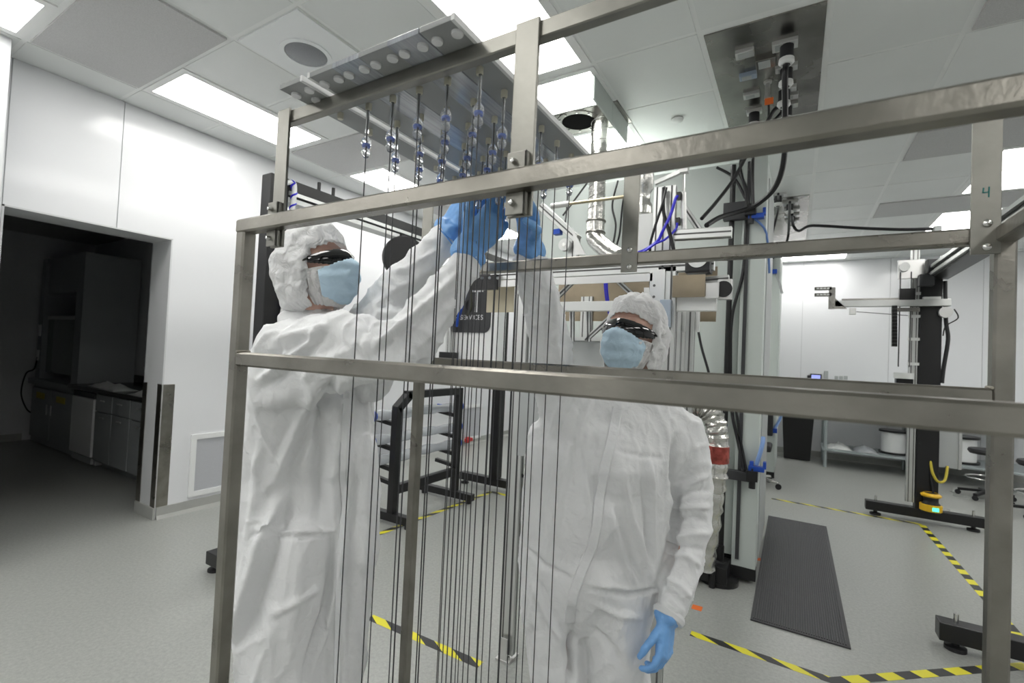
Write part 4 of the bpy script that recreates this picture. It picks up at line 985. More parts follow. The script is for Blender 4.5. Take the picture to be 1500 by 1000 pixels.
MB().box((X2-0.012, 3.795, 0.16), (X2+0.012, 3.815, 3.03)).build('slot_strip', M_GREYD, tw)
for u0, u1, v0, v1 in ((1060, 1096, 298, 320), (1058, 1098, 686, 706)):
    a = onY(u0, v0, 3.76); b = onY(u1, v1, 3.76)
    MB().box((a.x, 3.75, min(a.z, b.z)), (b.x, 3.80, max(a.z, b.z))).build('clamp_plate', M_GREYD, tw, bevel=0.004)
    c = onY(u1+4, (v0+v1)/2, 3.73)
    MB().cbox(c, (0.07, 0.09, 0.07)).cyl(c+Vector((0, 0, -0.09)), c+Vector((0, 0, 0.05)), 0.022, n=10).build('clamp_body', M_BLACK, tw)
for u, v in ((1108, 317), (1108, 686)):
    c = onY(u, v, 3.74)
    MB().cbox(c, (0.10, 0.06, 0.035)).cbox(c+Vector((0.05, 0.0, 0.03)), (0.02, 0.05, 0.05)).cbox(c+Vector((-0.03, 0, 0.025)), (0.025, 0.04, 0.045)).build('blue_clamp', M_BLUE, tw, bevel=0.004)
c = onY(1085, 850, 3.7)
MB().lathe((X1, 3.74, 0.0), [(0.13, 0), (0.13, 0.03), (0.06, 0.05), (0.05, 0.14), (0.03, 0.15), (0.03, 0.25), (0, 0.25)], n=20).build('foot_casting', M_BLACK, tw, smooth=True)
MB().box((-0.62, 3.62, 0.02), (-0.36, 3.84, 0.14)).cyl((-0.58, 3.60, 0.0), (-0.58, 3.60, 0.2), 0.025).cyl((-0.45, 3.60, 0.0), (-0.45, 3.60, 0.17), 0.022).build('base_block', M_BLACK, tw, bevel=0.006)
MB().tube([onY(1105, 320, 3.74), onY(1120, 335, 3.8), onY(1125, 360, 3.85), onY(1127, 400, 3.9)], 0.008, 8).build('blue_hose', mat('blue_grey_hose', (0.12, 0.22, 0.5), 0.4), tw, smooth=True)
MB().tube([onY(1108, 680, 3.74), onY(1113, 665, 3.72), onY(1117, 650, 3.72), onY(1118, 640, 3.74)], 0.014, 8).build('blue_hose', mat('pale_blue_hose', (0.25, 0.4, 0.75), 0.4), tw, smooth=True)
for k, (pts, r) in enumerate((([onY(1082, 250, 3.82), onY(1095, 285, 3.80), onY(1093, 330, 3.80), onY(1088, 400, 3.8), onY(1073, 460, 3.8), onY(1070, 520, 3.8), onY(1072, 600, 3.80), onY(1082, 650, 3.79), onY(1090, 690, 3.76)], 0.011),
                              ([onY(1078, 600, 3.80), onY(1086, 650, 3.79), onY(1094, 690, 3.76)], 0.008), ([onY(1060, 640, 3.79), onY(1066, 670, 3.78), onY(1060, 690, 3.77)], 0.007),
                              ([onY(1050, 245, 3.8), onY(1075, 260, 3.8), onY(1092, 290, 3.78)], 0.010))):
    MB().tube(pts, r, 8, smooth=6).build('loose_cable', M_CABLE, tw, smooth=True)
for u, v in ((1100, 862), (1112, 770)):
    pass
tw2 = tower(-2.0, -0.20, 7.45, 8.5, 3.2, 'second machine tower farther back, mostly hidden behind the first', False)
for v in (398, 630):
    c = onY(1131, v, 7.38); MB().cbox(c, (0.12, 0.08, 0.06)).build('blue_clamp', M_BLUE, tw2, bevel=0.004)
    MB().cbox(c+Vector((-0.02, 0, 0.12)), (0.05, 0.06, 0.16)).build('clamp_body', M_BLACK, tw2)
    MB().tube([c+Vector((0.03, 0, 0.03)), c+Vector((0.08, 0.02, -0.12 if v < 500 else 0.14)), c+Vector((0.13, 0.03, -0.3 if v < 500 else 0.3))], 0.018, 6).build('hose', M_GREY if v < 500 else MATS['pale_blue_hose'], tw2, smooth=True)
# orange floor marks
for u, v, lb in ((1021, 890, 'orange tape mark on the floor by the hanging gloved hand'), (1114, 771, 'small orange tape mark at the near corner of the ribbed mat'), (1108, 818, 'tiny orange tape mark between the tower base and the mat')):
    c = onZ(u, v, 0); tag(MB().cbox((c.x, c.y, 0.0006), (0.06, 0.06, 0.001)).build('floor_mark', M_ORANGE), lb, 'tape mark', 'orange floor marks')
# foil ducts behind the right person
fd = empty('foil_duct', onY(1045, 640, 2.95), 'crinkled foil duct hanging right of the raised-arm person', 'duct')
pf = [onY(1000, 600, 2.95), onY(1022, 594, 2.95), onY(1042, 606, 2.95), onY(1050, 640, 2.95), onY(1048, 690, 2.95), onY(1040, 750, 2.97), onY(1030, 830, 3.0)]
o = MB().tube(pf, 0.07, 24, smooth=10, radii=lambda t: 0.062+0.006*math.sin(t*140)).build('hose', M_FOIL, fd, smooth=True)
V = get_v(o.data); Nn = get_n(o.data); D = np.array([0.007*noise.noise((p[0]*22, p[1]*22, p[2]*22)) for p in V]); o.data.vertices.foreach_set('co', (V+Nn*D[:, None]).ravel())
MB().tube([onY(1050, 652, 2.94), onY(1049, 676, 2.94)], 0.068, 24, smooth=4).build('red_tape', M_FOILR, fd, smooth=True)

# ------------------------------------------------------------------ aluminium apparatus
def extr(root, p, q, wdt, hgt, name='extrusion', up=(0, 0, 1), slots=2):
    b = MB().beam(p, q, wdt, hgt, up=up, cham=min(wdt, hgt)*0.06).build(name, M_ALU, root)
    p = Vector(p); q = Vector(q); d = (q-p).normalized(); up = Vector(up)
    if abs(d.dot(up)) > 0.99: up = Vector((0, 1, 0))
    sd = d.cross(up).normalized(); u2 = sd.cross(d).normalized(); m = MB()
    nh = max(1, round(hgt/0.042)); nw = max(1, round(wdt/0.042))
    for s in (-1, 1):
        for k in range(nh):
            o_ = u2*(hgt*((k+0.5)/nh-0.5)); m.beam(p+sd*s*wdt/2+o_, q+sd*s*wdt/2+o_, 0.0012, 0.008, up=u2)
        for k in range(nw):
            o_ = sd*(wdt*((k+0.5)/nw-0.5)); m.beam(p+u2*s*hgt/2+o_, q+u2*s*hgt/2+o_, 0.008, 0.0012, up=u2)
    m.build('slot', M_ALUD, b)
    return b
YA = 2.14; YD = 2.95
ap = empty('winding_apparatus', (-0.85, 2.5, 0), 'aluminium profile apparatus with sheet panels behind the two people', 'apparatus')
XA, XB = onY(750, 800, YA).x, onY(960, 900, YA).x
for x in (XA, XB):
    extr(ap, (x, YA, 0.03), (x, YA, 1.97), 0.04, 0.08, 'post', up=(1, 0, 0))
    MB().box((x-0.04, YA-0.05, 0), (x+0.04, YA+0.05, 0.012)).box((x-0.022, YA-0.046, 0.012), (x+0.022, YA-0.041, 0.12)).build('foot_plate', M_ALUM, ap)
    for s in (-1, 1): MB().cyl((x+s*0.025, YA-0.03, 0.012), (x+s*0.025, YA-0.03, 0.03), 0.008).build('foot_bolt', M_BOLT, ap)
extr(ap, (-1.19, YD, 0.03), (-1.19, YD, 1.95), 0.08, 0.04, 'post'); extr(ap, (-0.60, YD, 0.03), (-0.60, YD, 1.95), 0.08, 0.04, 'post')
MB().box((-1.165, YA-0.09, 1.05), (-1.02, YA+0.12, 1.38)).build('grey_enclosure', M_GREY, ap, bevel=0.004)
MB().tube([onY(757, 668, YA), onY(762, 690, YA), onY(770, 705, YA), onY(768, 730, YA)], 0.006, 6).build('enclosure_cable', M_CABLE, ap, smooth=True)
extr(ap, (-1.42, YA, 1.965), (-0.30, YA, 1.965), 0.04, 0.05, 'top_bar')
MB().box((-1.42, YA-0.03, 1.90), (-0.55, YA-0.021, 1.935)).build('linear_rail', M_ALUM, ap)
b = MB().prism([(onY(700, 413, YA).x, 1.885), (onY(735, 416, YA).x, 1.885), (onY(735, 402, YA).x, 1.965), (onY(706, 402, YA).x, 1.955), (onY(700, 406, YA).x, 1.93)], 'y', YA-0.055, YA-0.03).build('carriage', M_BLACK, ap)
for u in (706, 717, 729):
    MB().cyl(onY(u, 407, YA-0.055), onY(u, 407, YA-0.060), 0.008).build('carriage_bolt', M_BOLT, b)
MB().box((onY(706, 430, YA).x, YA+0.05, onY(706, 456, YA).z), (onY(746, 430, YA).x, YA+0.056, onY(706, 411, YA).z)).build('tan_panel', mat('beige_sheet', (0.50, 0.45, 0.33), 0.5), ap)
MB().box((onY(818, 430, YD).x, YD, onY(818, 470, YD).z), (onY(1050, 430, YD).x, YD+0.006, onY(818, 402, YD).z)).build('tan_panel', M_TAN, ap)
for ua, ub, v0, v1 in ((815, 962, 440, 456), (984, 1050, 434, 456)):
    a = onY(ua, v1, YA+0.02); bq = onY(ub, v0, YA+0.02)
    w_ = MB().box((a.x, YA, a.z), (bq.x, YA+0.04, bq.z)).build('white_cover', M_WHITEP, ap, bevel=0.003)
    for dz in (0.25, 0.75): MB().cyl((a.x+0.012, YA, a.z+(bq.z-a.z)*dz), (a.x+0.012, YA-0.004, a.z+(bq.z-a.z)*dz), 0.005).build('screw', M_GREYD, w_)
for (ua, va), (ub, vb) in (((812, 440), (850, 402)), ((895, 402), (942, 446)), ((858, 498), (905, 455)), ((838, 456), (838, 500)), ((862, 456), (862, 500))):
    extr(ap, onY(ua, va, YA+0.10), onY(ub, vb, YA+0.10), 0.022, 0.022, 'brace')
a = onY(818, 560, YA+0.3); bq = onY(905, 497, YA+0.3)
MB().box((a.x, YA+0.3, a.z-0.3), (bq.x, YA+0.32, bq.z)).box((bq.x-0.03, YA+0.3, 0.0), (bq.x, YA+0.33, a.z)).box((a.x, YA+0.3, 0.0), (a.x+0.03, YA+0.33, a.z)).build('grey_panel', M_GREY, ap); MB().box((a.x, YA+0.285, bq.z-0.012), (bq.x, YA+0.32, bq.z+0.008)).build('panel_edge', M_ALU, ap)
for ua, w_ in ((992, 0.045), (1012, 0.04)):
    a = onY(ua, 470, YA+0.35); extr(ap, (a.x, YA+0.35, 0.80), (a.x, YA+0.35, 1.80), w_, 0.04, 'upright'); extr(ap, (XB, YA+0.02, 0.82), (a.x, YA+0.34, 0.82), 0.04, 0.04, 'stretcher')
a = onY(960, 420, YA-0.01); MB().box((a.x-0.02, YA-0.03, 1.62), (a.x+0.045, YA-0.022, 1.95)).build('perforated_plate', M_ALUM, ap)
for k in range(5): MB().cyl((a.x+0.0, YA-0.031, 1.68+0.05*k), (a.x+0.0, YA-0.0285, 1.68+0.05*k), 0.006).build('plate_hole', M_ALUD, ap)
a = onY(968, 446, YA-0.03); MB().box((a.x, YA-0.05, a.z-0.10), (a.x+0.045, YA-0.025, a.z+0.02)).build('blue_grey_box', mat('blue_grey_box', (0.36, 0.42, 0.50), 0.4), ap, bevel=0.003)
# upper right: big extrusion block, cylinder, arms
YU = 2.5
a = onY(958, 275, YU); b2 = onY(990, 275, YU)
extr(ap, ((a.x+b2.x)/2, YU+0.02, 1.72), ((a.x+b2.x)/2, YU+0.02, a.z), b2.x-a.x, 0.045, 'column', up=(0, 1, 0))
c = MB()
for k in range(3):
    xx = a.x+(b2.x-a.x)*(k+0.5)/3; zz = a.z+0.0008
    c.box((xx-0.010, YU+0.01, zz-0.0005), (xx+0.010, YU+0.03, zz))
c.build('end_slots', M_ALUD, ap)
MB().box((a.x-0.03, YU-0.01, 1.70), (b2.x+0.14, YU-0.002, 1.93)).build('back_plate', M_WHITEP, ap)
extr(ap, onY(988, 345, YU-0.03), onY(1072, 340, YU-0.03), 0.045, 0.05, 'arm')
extr(ap, onY(1000, 300, YU+0.1), onY(1030, 345, YU+0.1), 0.05, 0.03, 'arm_brace')
e = onY(1002, 262, YU-0.03); g = onY(1002, 340, YU-0.03)
cy = MB().cyl(e-Vector((0, 0, 0.07)), g, 0.013, n=14).build('air_cylinder', M_ALUM, ap, smooth=True)
MB().cyl(e-Vector((0, 0, 0.07)), e+Vector((0, 0, 0.04)), 0.006).build('rod', M_BOLT, cy); MB().cbox(e+Vector((0, 0, 0.045)), (0.04, 0.04, 0.03)).build('rod_end', M_ALUM, cy)
for zz in (-0.09, -0.22): MB().cbox(e+Vector((-0.018, -0.015, zz)), (0.02, 0.03, 0.035)).build('port', M_BLACK, cy)
MB().beam(onY(960, 268, YU), e+Vector((0, 0, 0.045)), 0.02, 0.02).build('lever', M_ALUM, ap)
MB().tube([e+Vector((-0.02, -0.03, -0.10)), onY(990, 290, YU-0.06), onY(982, 315, YU-0.07), onY(970, 340, YU-0.08), onY(962, 354, YU-0.08), onY(938, 369, YU-0.1), onY(915, 372, YU-0.15), onY(895, 388, YU-0.2), onY(887, 410, YU-0.22), onY(889, 440, YU-0.22), onY(893, 460, YU-0.2)], 0.008, 8).build('blue_air_hose', M_BLUET, ap, smooth=True)
MB().tube([e+Vector((-0.02, -0.03, -0.23)), onY(990, 335, YU-0.06), onY(975, 350, YU-0.08), onY(960, 357, YU-0.09), onY(938, 371, YU-0.105), onY(915, 374, YU-0.16), onY(897, 390, YU-0.21), onY(889, 412, YU-0.23), onY(891, 442, YU-0.23), onY(895, 462, YU-0.21)], 0.006, 8).build('blue_air_hose', M_BLUET, ap, smooth=True)
for k in range(10):    # hose ties
    pass
MB().tube([onY(976, 275, YU-0.03), onY(970, 300, YU-0.06), onY(957, 340, YU-0.08), onY(952, 370, YU-0.08), onY(954, 450, YU-0.1)], 0.007, 8).build('black_lead', M_CABLE, ap, smooth=True)
MB().tube([onY(972, 275, YU-0.03), onY(972, 310, YU-0.06), onY(982, 345, YU-0.08), onY(988, 372, YU-0.08)], 0.009, 8).build('black_lead', M_CABLE, ap, smooth=True)
mo = onY(1024, 384, YA-0.02)
m_ = MB().cbox(mo+Vector((0, 0, 0.0)), (0.10, 0.08, 0.10)).build('motor', M_BLACK, ap, bevel=0.008)
MB().cyl(mo+Vector((0, -0.041, 0.01)), mo+Vector((0, -0.045, 0.01)), 0.040, n=24).build('label_disc', M_WHITEP, m_)
a = onY(985, 436, YA-0.03); b2 = onY(1034, 402, YA-0.03); MB().box((a.x, YA-0.04, a.z), (b2.x, YA-0.034, b2.z)).build('tan_plate', M_TAN, ap)
a = onY(1034, 437, YA-0.02); b2 = onY(1054, 414, YA-0.02); MB().box((a.x, YA-0.03, a.z), (b2.x, YA-0.02, b2.z)).build('end_plate', M_ALUM, ap)
fc = onY(1062, 424, YA)
fm = MB().cbox(fc, (0.055, 0.03, 0.085)).build('fan_housing', M_ALUM, ap, bevel=0.004); MB().cyl(fc+Vector((-0.004, -0.016, 0)), fc+Vector((-0.004, -0.019, 0)), 0.034, n=20).build('fan_opening', M_BLACK, fm)
extr(ap, onY(1034, 411, YA+0.05), onY(1068, 408, YA+0.05), 0.03, 0.03, 'short_arm')
# upper left arm with threaded rod
extr(ap, onY(794, 303, YU), onY(846, 350, YU), 0.06, 0.045, 'tilted_arm')
MB().prism([(onY(842, 335, YU).x, onY(842, 335, YU).z), (onY(862, 365, YU).x, onY(862, 375, YU).z), (onY(846, 372, YU).x, onY(846, 375, YU).z)], 'y', YU-0.04, YU-0.03).build('gusset', M_ALUM, ap)
ev = onY(838, 390, YU); extr(ap, (ev.x, YU+0.02, 1.97), (ev.x, YU+0.02, onY(838, 345, YU).z), 0.06, 0.045, 'short_column', up=(0, 1, 0))
MB().cyl(onY(812, 301, YU-0.05), onY(914, 288, YU-0.05), 0.009, n=10).build('threaded_rod', mat('brassy_rod', (0.45, 0.40, 0.28), 0.35, 0.9), ap, smooth=True)
MB().cyl(onY(808, 302, YU-0.05), onY(834, 298, YU-0.05), 0.016, n=10).build('rod_clamp', M_ALUM, ap, smooth=True)
pu = onY(826, 358, YU-0.04); MB().cyl(pu, pu+Vector((0, 0.03, 0)), 0.035, n=20).build('pulley', M_WHITEP, ap, smooth=True); MB().cyl(pu+Vector((0, -0.004, 0)), pu+Vector((0, 0.0, 0)), 0.012, n=12).build('pulley_hub', M_BOLT, ap)
bb = onY(817, 340, YU); MB().cbox(bb, (0.045, 0.04, 0.03)).build('blue_block', M_BLUE, ap)
# foil covered vertical canister left of column
cn = onY(944, 270, YU+0.15); MB().lathe((cn.x, cn.y, cn.z-0.17), [(0.045, 0), (0.048, 0.05), (0.035, 0.07), (0.035, 0.12), (0.05, 0.14), (0.05, 0.24), (0, 0.25)], n=20).build('foil_canister', M_FOIL, ap, smooth=True)
MB().cbox(onY(944, 345, YU+0.15), (0.12, 0.1, 0.22)).build('white_block', M_WHITEP, ap, bevel=0.005)
# loose cables on the tower face left part
for k, pts in enumerate(([onY(905, 265, 3.7), onY(897, 300, 3.6), onY(902, 330, 3.5), onY(897, 362, 3.4)], [onY(920, 262, 3.7), onY(912, 300, 3.65), onY(908, 340, 3.6), onY(903, 360, 3.6)],
                         [onY(860, 268, 3.7), onY(840, 295, 3.6), onY(825, 315, 3.5)], [onY(832, 275, 3.75), onY(830, 310, 3.7), onY(828, 325, 3.6)])):
    cable('loose_cable', pts, 0.008, ['black lead left of the middle flat bar', 'thin lead beside the middle flat bar', 'black lead crossing behind the threaded rod', 'straight black lead left of the spiral duct'][k])
cable('drop_cable', [onY(1022, 480, 3.7), onY(1028, 510, 3.7), onY(1038, 545, 3.7), onY(1045, 580, 3.7)], 0.009, 'thin black cable hanging on the tower right of the capped head')

# ------------------------------------------------------------------ left black gantry
lg = empty('black_gantry', (-2.9, 3.2, 0), 'black steel gantry along the left wall behind the left person', 'gantry')
XG = -2.9
for y in (1.80, 4.62):
    MB().box((XG-0.05, y-0.062, 0.13), (XG+0.05, y+0.062, 2.62)).build('post', M_BLACK, lg, bevel=0.006)
    MB().box((XG-0.47, y-0.045, 0.045), (XG+0.42, y+0.045, 0.13)).build('foot_beam', M_BLACK, lg, bevel=0.005)
    for x in (XG-0.42, XG+0.36): MB().lathe((x, y, 0), [(0.05, 0), (0.05, 0.015), (0.015, 0.022), (0.015, 0.05)], n=16).build('levelling_pad', M_BLACKR, lg, smooth=True)
MB().box((XG-0.05, 1.86, 2.50), (XG+0.05, 4.70, 2.62)).build('top_beam', M_BLACK, lg, bevel=0.006)
MB().box((XG+0.05, 1.86, 2.515), (XG+0.062, 4.70, 2.54)).build('rail', M_ALU, lg)
MB().box((XG-0.056, 1.86, 2.47), (XG+0.056, 4.3, 2.50)).build('cover_strip', M_WHITEP, lg)
for y in (2.12, 2.24): MB().cyl((XG, y, 2.62), (XG, y, 2.69), 0.012, n=8).build('stud', M_BLACK, lg)
# the spiral wrapped cable bundle down the near post
def bundle(path, label, name='cable_bundle', col=M_WHITEP):
    rt = empty(name, path[0], label, 'cable bundle')
    MB().tube(path, 0.016, 10, smooth=8).build('sleeve', col, rt, smooth=True)
    P = [Vector(p) for p in path]; L_ = 0; pts = []
    tot = sum((P[i+1]-P[i]).length for i in range(len(P)-1)); n_ = int(tot/0.008)
    for k in range(n_):
        s_ = k/n_*tot; i = 0
        while i < len(P)-2 and s_ > (P[i+1]-P[i]).length: s_ -= (P[i+1]-P[i]).length; i += 1
        d = (P[i+1]-P[i]).normalized(); q_ = P[i]+d*s_; ax = d.cross(Vector((1, 0.3, 0.2))).normalized(); bx_ = d.cross(ax)
        t = k*0.008/0.07*2*math.pi; pts.append(q_+(ax*math.cos(t)+bx_*math.sin(t))*0.017)
    MB().tube(pts, 0.006, 5, smooth=0).build('blue_spiral', M_BLUET, rt, smooth=True)
    return rt
bundle([onX(418, 268, -2.83), onX(430, 268, -2.82), onX(431, 285, -2.82), onX(428, 310, -2.82), onX(425, 345, -2.82), onX(420, 420, -2.82), onX(412, 470, -2.82)], 'white cable bundle with blue spiral wrap on the black post')
rt = bundle([onX(392, 585, -2.85), onX(378, 602, -2.75), onX(366, 630, -2.7), onX(361, 650, -2.7), onX(363, 670, -2.7), onX(372, 690, -2.75), onX(390, 712, -2.85)], 'blue and yellow cable bundle looping beside the left person', col=MATS['yellow_plastic'])
dsk = onX(592, 378, XG+0.10)
rd_ = empty('cable_reel', dsk, 'round black housing under the gantry beam behind the raised sleeve', 'reel')
MB().lathe(dsk, [(0, -0.02), (0.17, -0.02), (0.18, 0), (0.18, 0.03), (0.17, 0.05), (0, 0.05)], axis=(0.8, -0.6, 0), n=36).build('housing', M_BLACK, rd_, smooth=True)
MB().box((dsk.x-0.16, dsk.y-0.02, dsk.z-0.08), (dsk.x+0.02, dsk.y+0.16, dsk.z-0.05)).build('band', M_ALU, rd_)
MB().box((dsk.x-0.10, dsk.y-0.02, dsk.z+0.10), (dsk.x-0.02, dsk.y+0.06, 2.50)).build('hanger', M_BLACK, rd_)
# white head with dark panel and lettering on the far gantry post
hx0, hx1 = onY(640, 470, 4.35).x, onY(729, 470, 4.35).x; hz0, hz1 = onY(690, 560, 4.35).z, onY(690, 400, 4.35).z
hd = empty('lettered_winder', ((hx0+hx1)/2, 4.4, hz0), 'white machine head with dark lettered panel on the far gantry post', 'machine head')
MB().box((hx0, 4.36, hz0), (hx1, 4.54, hz1)).build('housing', M_WHITE, hd, bevel=0.03)
pl = []; xr, zb_, r_ = onY(718, 470, 4.35).x, onY(690, 487, 4.35).z, 0.09
for k in range(7): t = -math.pi/2*(k/6); pl.append((xr-r_+r_*math.cos(t), zb_+r_+r_*math.sin(t)))
pl += [(hx0+0.03, zb_), (hx0+0.03, hz1+0.02), (xr, hz1+0.02)]
MB().prism(pl, 'y', 4.345, 4.362).build('dark_panel', M_GREYD, hd)
lt = mat('panel_lettering', (0.75, 0.76, 0.78), 0.4)
T0 = onY(698, 440, 4.34); zt_, zb2 = onY(698, 424, 4.34).z, onY(698, 457, 4.34).z
MB().box((T0.x-0.014, 4.338, zb2), (T0.x+0.014, 4.346, zt_)).box((T0.x-0.09, 4.338, zt_-0.026), (T0.x+0.085, 4.346, zt_)).build('letter', lt, hd)
MB().lathe(onY(689, 447, 4.344), [(0.055, 0), (0.06, 0.006), (0.06, 0.012), (0.045, 0.014), (0.03, 0.006)], axis=(0, -1, 0), n=28).build('knob_ring', M_BLACK, hd, smooth=True)
text_obj('lettering', 'N-SERVICES', 0.078, lt, hd, onY(686, 465, 4.343), (1, 0, 0), (0, 0, 1))
MB().tube([onY(691, 405, 4.25), onY(690, 425, 4.25), onY(690, 450, 4.25), onY(684, 462, 4.25)], 0.016, 8).build('corrugated_lead', mat('yellow_black_lead', (0.03, 0.03, 0.02), 0.4), hd, smooth=True)
MB().tube([onY(668, 478, 4.28), onY(676, 450, 4.28), onY(680, 435, 4.28), onY(688, 415, 4.28)], 0.02, 8).build('blue_lead', M_BLUE, hd, smooth=True)
extr(hd, onY(660, 440, 4.25), onY(657, 530, 4.25), 0.06, 0.05, 'guide')
MB().box((onY(643, 520, 4.2).x, 4.2, onY(643, 528, 4.2).z), (onY(662, 520, 4.2).x, 4.32, onY(643, 515, 4.2).z)).build('slide_block', M_BLACK, hd)

# ------------------------------------------------------------------ black tube rack
rk = empty('tube_rack', (-3.02, 3.6, 0), 'black floor rack holding plastic wrapped tubes by the left wall', 'rack')
XK = -3.02
U1, U2, ZR = 3.13, 4.02, 1.17
for y in (U1, U2):
    MB().box((XK-0.035, y-0.035, 0.10), (XK+0.035, y+0.035, 1.03 if y == U1 else ZR-0.05)).build('upright', M_BLACK, rk, bevel=0.004)
    MB().box((XK-0.45, y-0.035, 0.03), (XK+0.24, y+0.035, 0.10)).build('foot_beam', M_BLACK, rk, bevel=0.004)
    for x in (XK-0.4, XK+0.19): MB().cyl((x, y, 0), (x, y, 0.03), 0.03).build('pad', M_BLACKR, rk)
MB().beam((XK, U1-0.012, 1.01), (XK, U1+0.14, 1.135), 0.07, 0.07).build('corner_brace', M_BLACK, rk)
MB().box((XK-0.035, U1+0.10, 1.10), (XK+0.035, U2+0.035, 1.17)).build('top_bar', M_BLACK, rk, bevel=0.004)
MB().box((XK-0.03, U1+0.035, 0.26), (XK+0.03, U2-0.035, 0.34)).build('cross_bar', M_BLACK, rk, bevel=0.004)
TL = [(0.92, 'topmost wrapped tube on the black rack with a green tag'), (0.70, 'second wrapped tube down on the black rack'), (0.52, 'third wrapped tube down on the black rack')]
for z, lb in TL + [(0.40, None)]:
    for y in (U1, U2):
        MB().beam((XK-0.03, y, z-0.045), (XK-0.26, y, z-0.02), 0.04, 0.035).build('peg', M_BLACK, rk)
    if lb is None: continue
    tb = empty('wrapped_tube', (XK-0.14, 3.57, z), lb, 'tube', 'tubes on the black rack')
    o = MB().tube([(XK-0.14, y, z+0.028+0.004*math.sin(y*9)) for y in np.linspace(2.98, 4.20, 14)], 0.045, 14, smooth=3, radii=lambda t: 0.044+0.006*math.sin(t*23)).build('wrap', M_WRAP, tb, smooth=True)
    V = get_v(o.data); Nn = get_n(o.data); o.data.vertices.foreach_set('co', (V+Nn*np.array([0.006*noise.noise((p[0]*18, p[1]*9, p[2]*18)) for p in V])[:, None]).ravel())
    for y in (2.95, 4.21): MB().cyl((XK-0.14, y, z+0.028), (XK-0.14, y+0.04, z+0.028), 0.048, n=16).build('end_cap', M_BLUE, tb, smooth=True)
    if z > 0.9: MB().box((XK-0.095, 3.42, z+0.02), (XK-0.088, 3.52, z+0.05)).build('green_tag', mat('green_tag', (0.1, 0.5, 0.12), 0.5), tb)
c = onX(685, 648, XL+0.06); tag(MB().cyl(c, c+Vector((0.0, 0, 0.09)), 0.04, n=14).cbox(c+Vector((0.02, 0, 0.05)), (0.05, 0.16, 0.05)).build('wall_valve', M_RED), 'small red valve low on the left wall', 'valve')
cable('loose_lead', [(XL+0.05, 6.2, 0.72), (XL+0.05, 5.9, 0.70), (XL+0.06, 5.6, 0.74)], 0.012, 'dark blue lead on the left wall beside the low grille', M_BLUE)

# ------------------------------------------------------------------ right black gantry
rg = empty('black_gantry', (1.2, 5.0, 0), 'black gantry with aluminium linear arm near the back wall at right', 'gantry')
XQ, YQ = 1.20, 6.48
MB().box((0.70, YQ-0.05, 0.05), (1.66, YQ+0.05, 0.145)).build('foot_beam', M_BLACK, rg, bevel=0.006)
MB().box((0.74, 3.60, 0.05), (1.70, 3.70, 0.150)).build('foot_beam', M_BLACK, rg, bevel=0.006)
for x, y in ((0.79, YQ), (1.57, YQ), (0.82, 3.65), (1.6, 3.65)):
    MB().lathe((x, y, 0), [(0.05, 0), (0.05, 0.02), (0.018, 0.026), (0.018, 0.05)], n=16).build('levelling_pad', M_BLACKR, rg, smooth=True)
    MB().cyl((x, y, 0.145), (x, y, 0.20), 0.012, n=10).build('levelling_stud', M_BOLT, rg, smooth=True)
MB().box((XQ-0.09, YQ-0.06, 0.14), (XQ+0.09, YQ+0.06, 2.62)).build('post', M_BLACK, rg, bevel=0.006)
MB().box((XQ-0.06, 3.59, 0.15), (XQ+0.14, 3.71, 2.62)).build('post', M_BLACK, rg, bevel=0.006)
MB().box((XQ-0.02, 3.70, 2.52), (XQ+0.14, YQ, 2.66)).build('top_beam', M_BLACK, rg, bevel=0.006)
MB().box((XQ-0.045, 3.75, 2.54), (XQ-0.02, YQ-0.1, 2.57)).build('beam_rail', M_ALU, rg); MB().box((XQ-0.045, 3.75, 2.61), (XQ-0.02, YQ-0.1, 2.64)).build('beam_rail', M_ALU, rg)
extr(rg, (XQ-0.13, YQ-0.02, 0.2), (XQ-0.13, YQ-0.02, 2.95), 0.07, 0.06, 'vertical_rail', up=(0, 1, 0))
for z in (1.62, 1.88, 2.12, 2.36): MB().box((XQ-0.18, YQ-0.06, z), (XQ-0.08, YQ-0.045, z+0.03)).build('rail_clip', M_WHITEP, rg)
zc_ = 2.60; MB().box((XQ-0.28, YQ-0.09, zc_-0.07), (XQ-0.06, YQ-0.06, zc_+0.13)).build('top_carriage', M_ALUM, rg, bevel=0.004)
MB().cyl((XQ-0.23, YQ-0.09, zc_+0.05), (XQ-0.23, YQ-0.13, zc_+0.05), 0.045, n=20).build('pulley', M_WHITEP, rg, smooth=True)
MB().cyl((XQ-0.26, YQ-0.10, 1.6), (XQ-0.26, YQ-0.10, zc_), 0.006, n=6).build('belt', M_GREYD, rg); MB().cyl((XQ-0.17, YQ-0.10, 1.6), (XQ-0.17, YQ-0.10, zc_), 0.005, n=6).build('belt', M_GREYD, rg)
MB().box((XQ-0.27, YQ-0.14, 2.30), (XQ-0.14, YQ-0.08, 2.42)).build('black_block', M_BLACK, rg)
za = onY(1300, 444, YQ-0.12).z
MB().box((onY(1222, 444, YQ-0.12).x, YQ-0.14, za-0.035), (onY(1393, 444, YQ-0.12).x, YQ-0.07, za+0.035)).build('linear_arm', M_ALU, rg, bevel=0.004)
MB().box((onY(1233, 444, YQ-0.12).x, YQ-0.13, za+0.035), (onY(1330, 444, YQ-0.12).x, YQ-0.09, za+0.055)).build('arm_slide', M_STEELP, rg)
MB().box((onY(1352, 440, YQ-0.12).x, YQ-0.14, za+0.035), (onY(1378, 440, YQ-0.12).x, YQ-0.08, za+0.06)).build('arm_block', M_WHITEP, rg)
g1 = onY(1215, 450, YQ-0.12); 
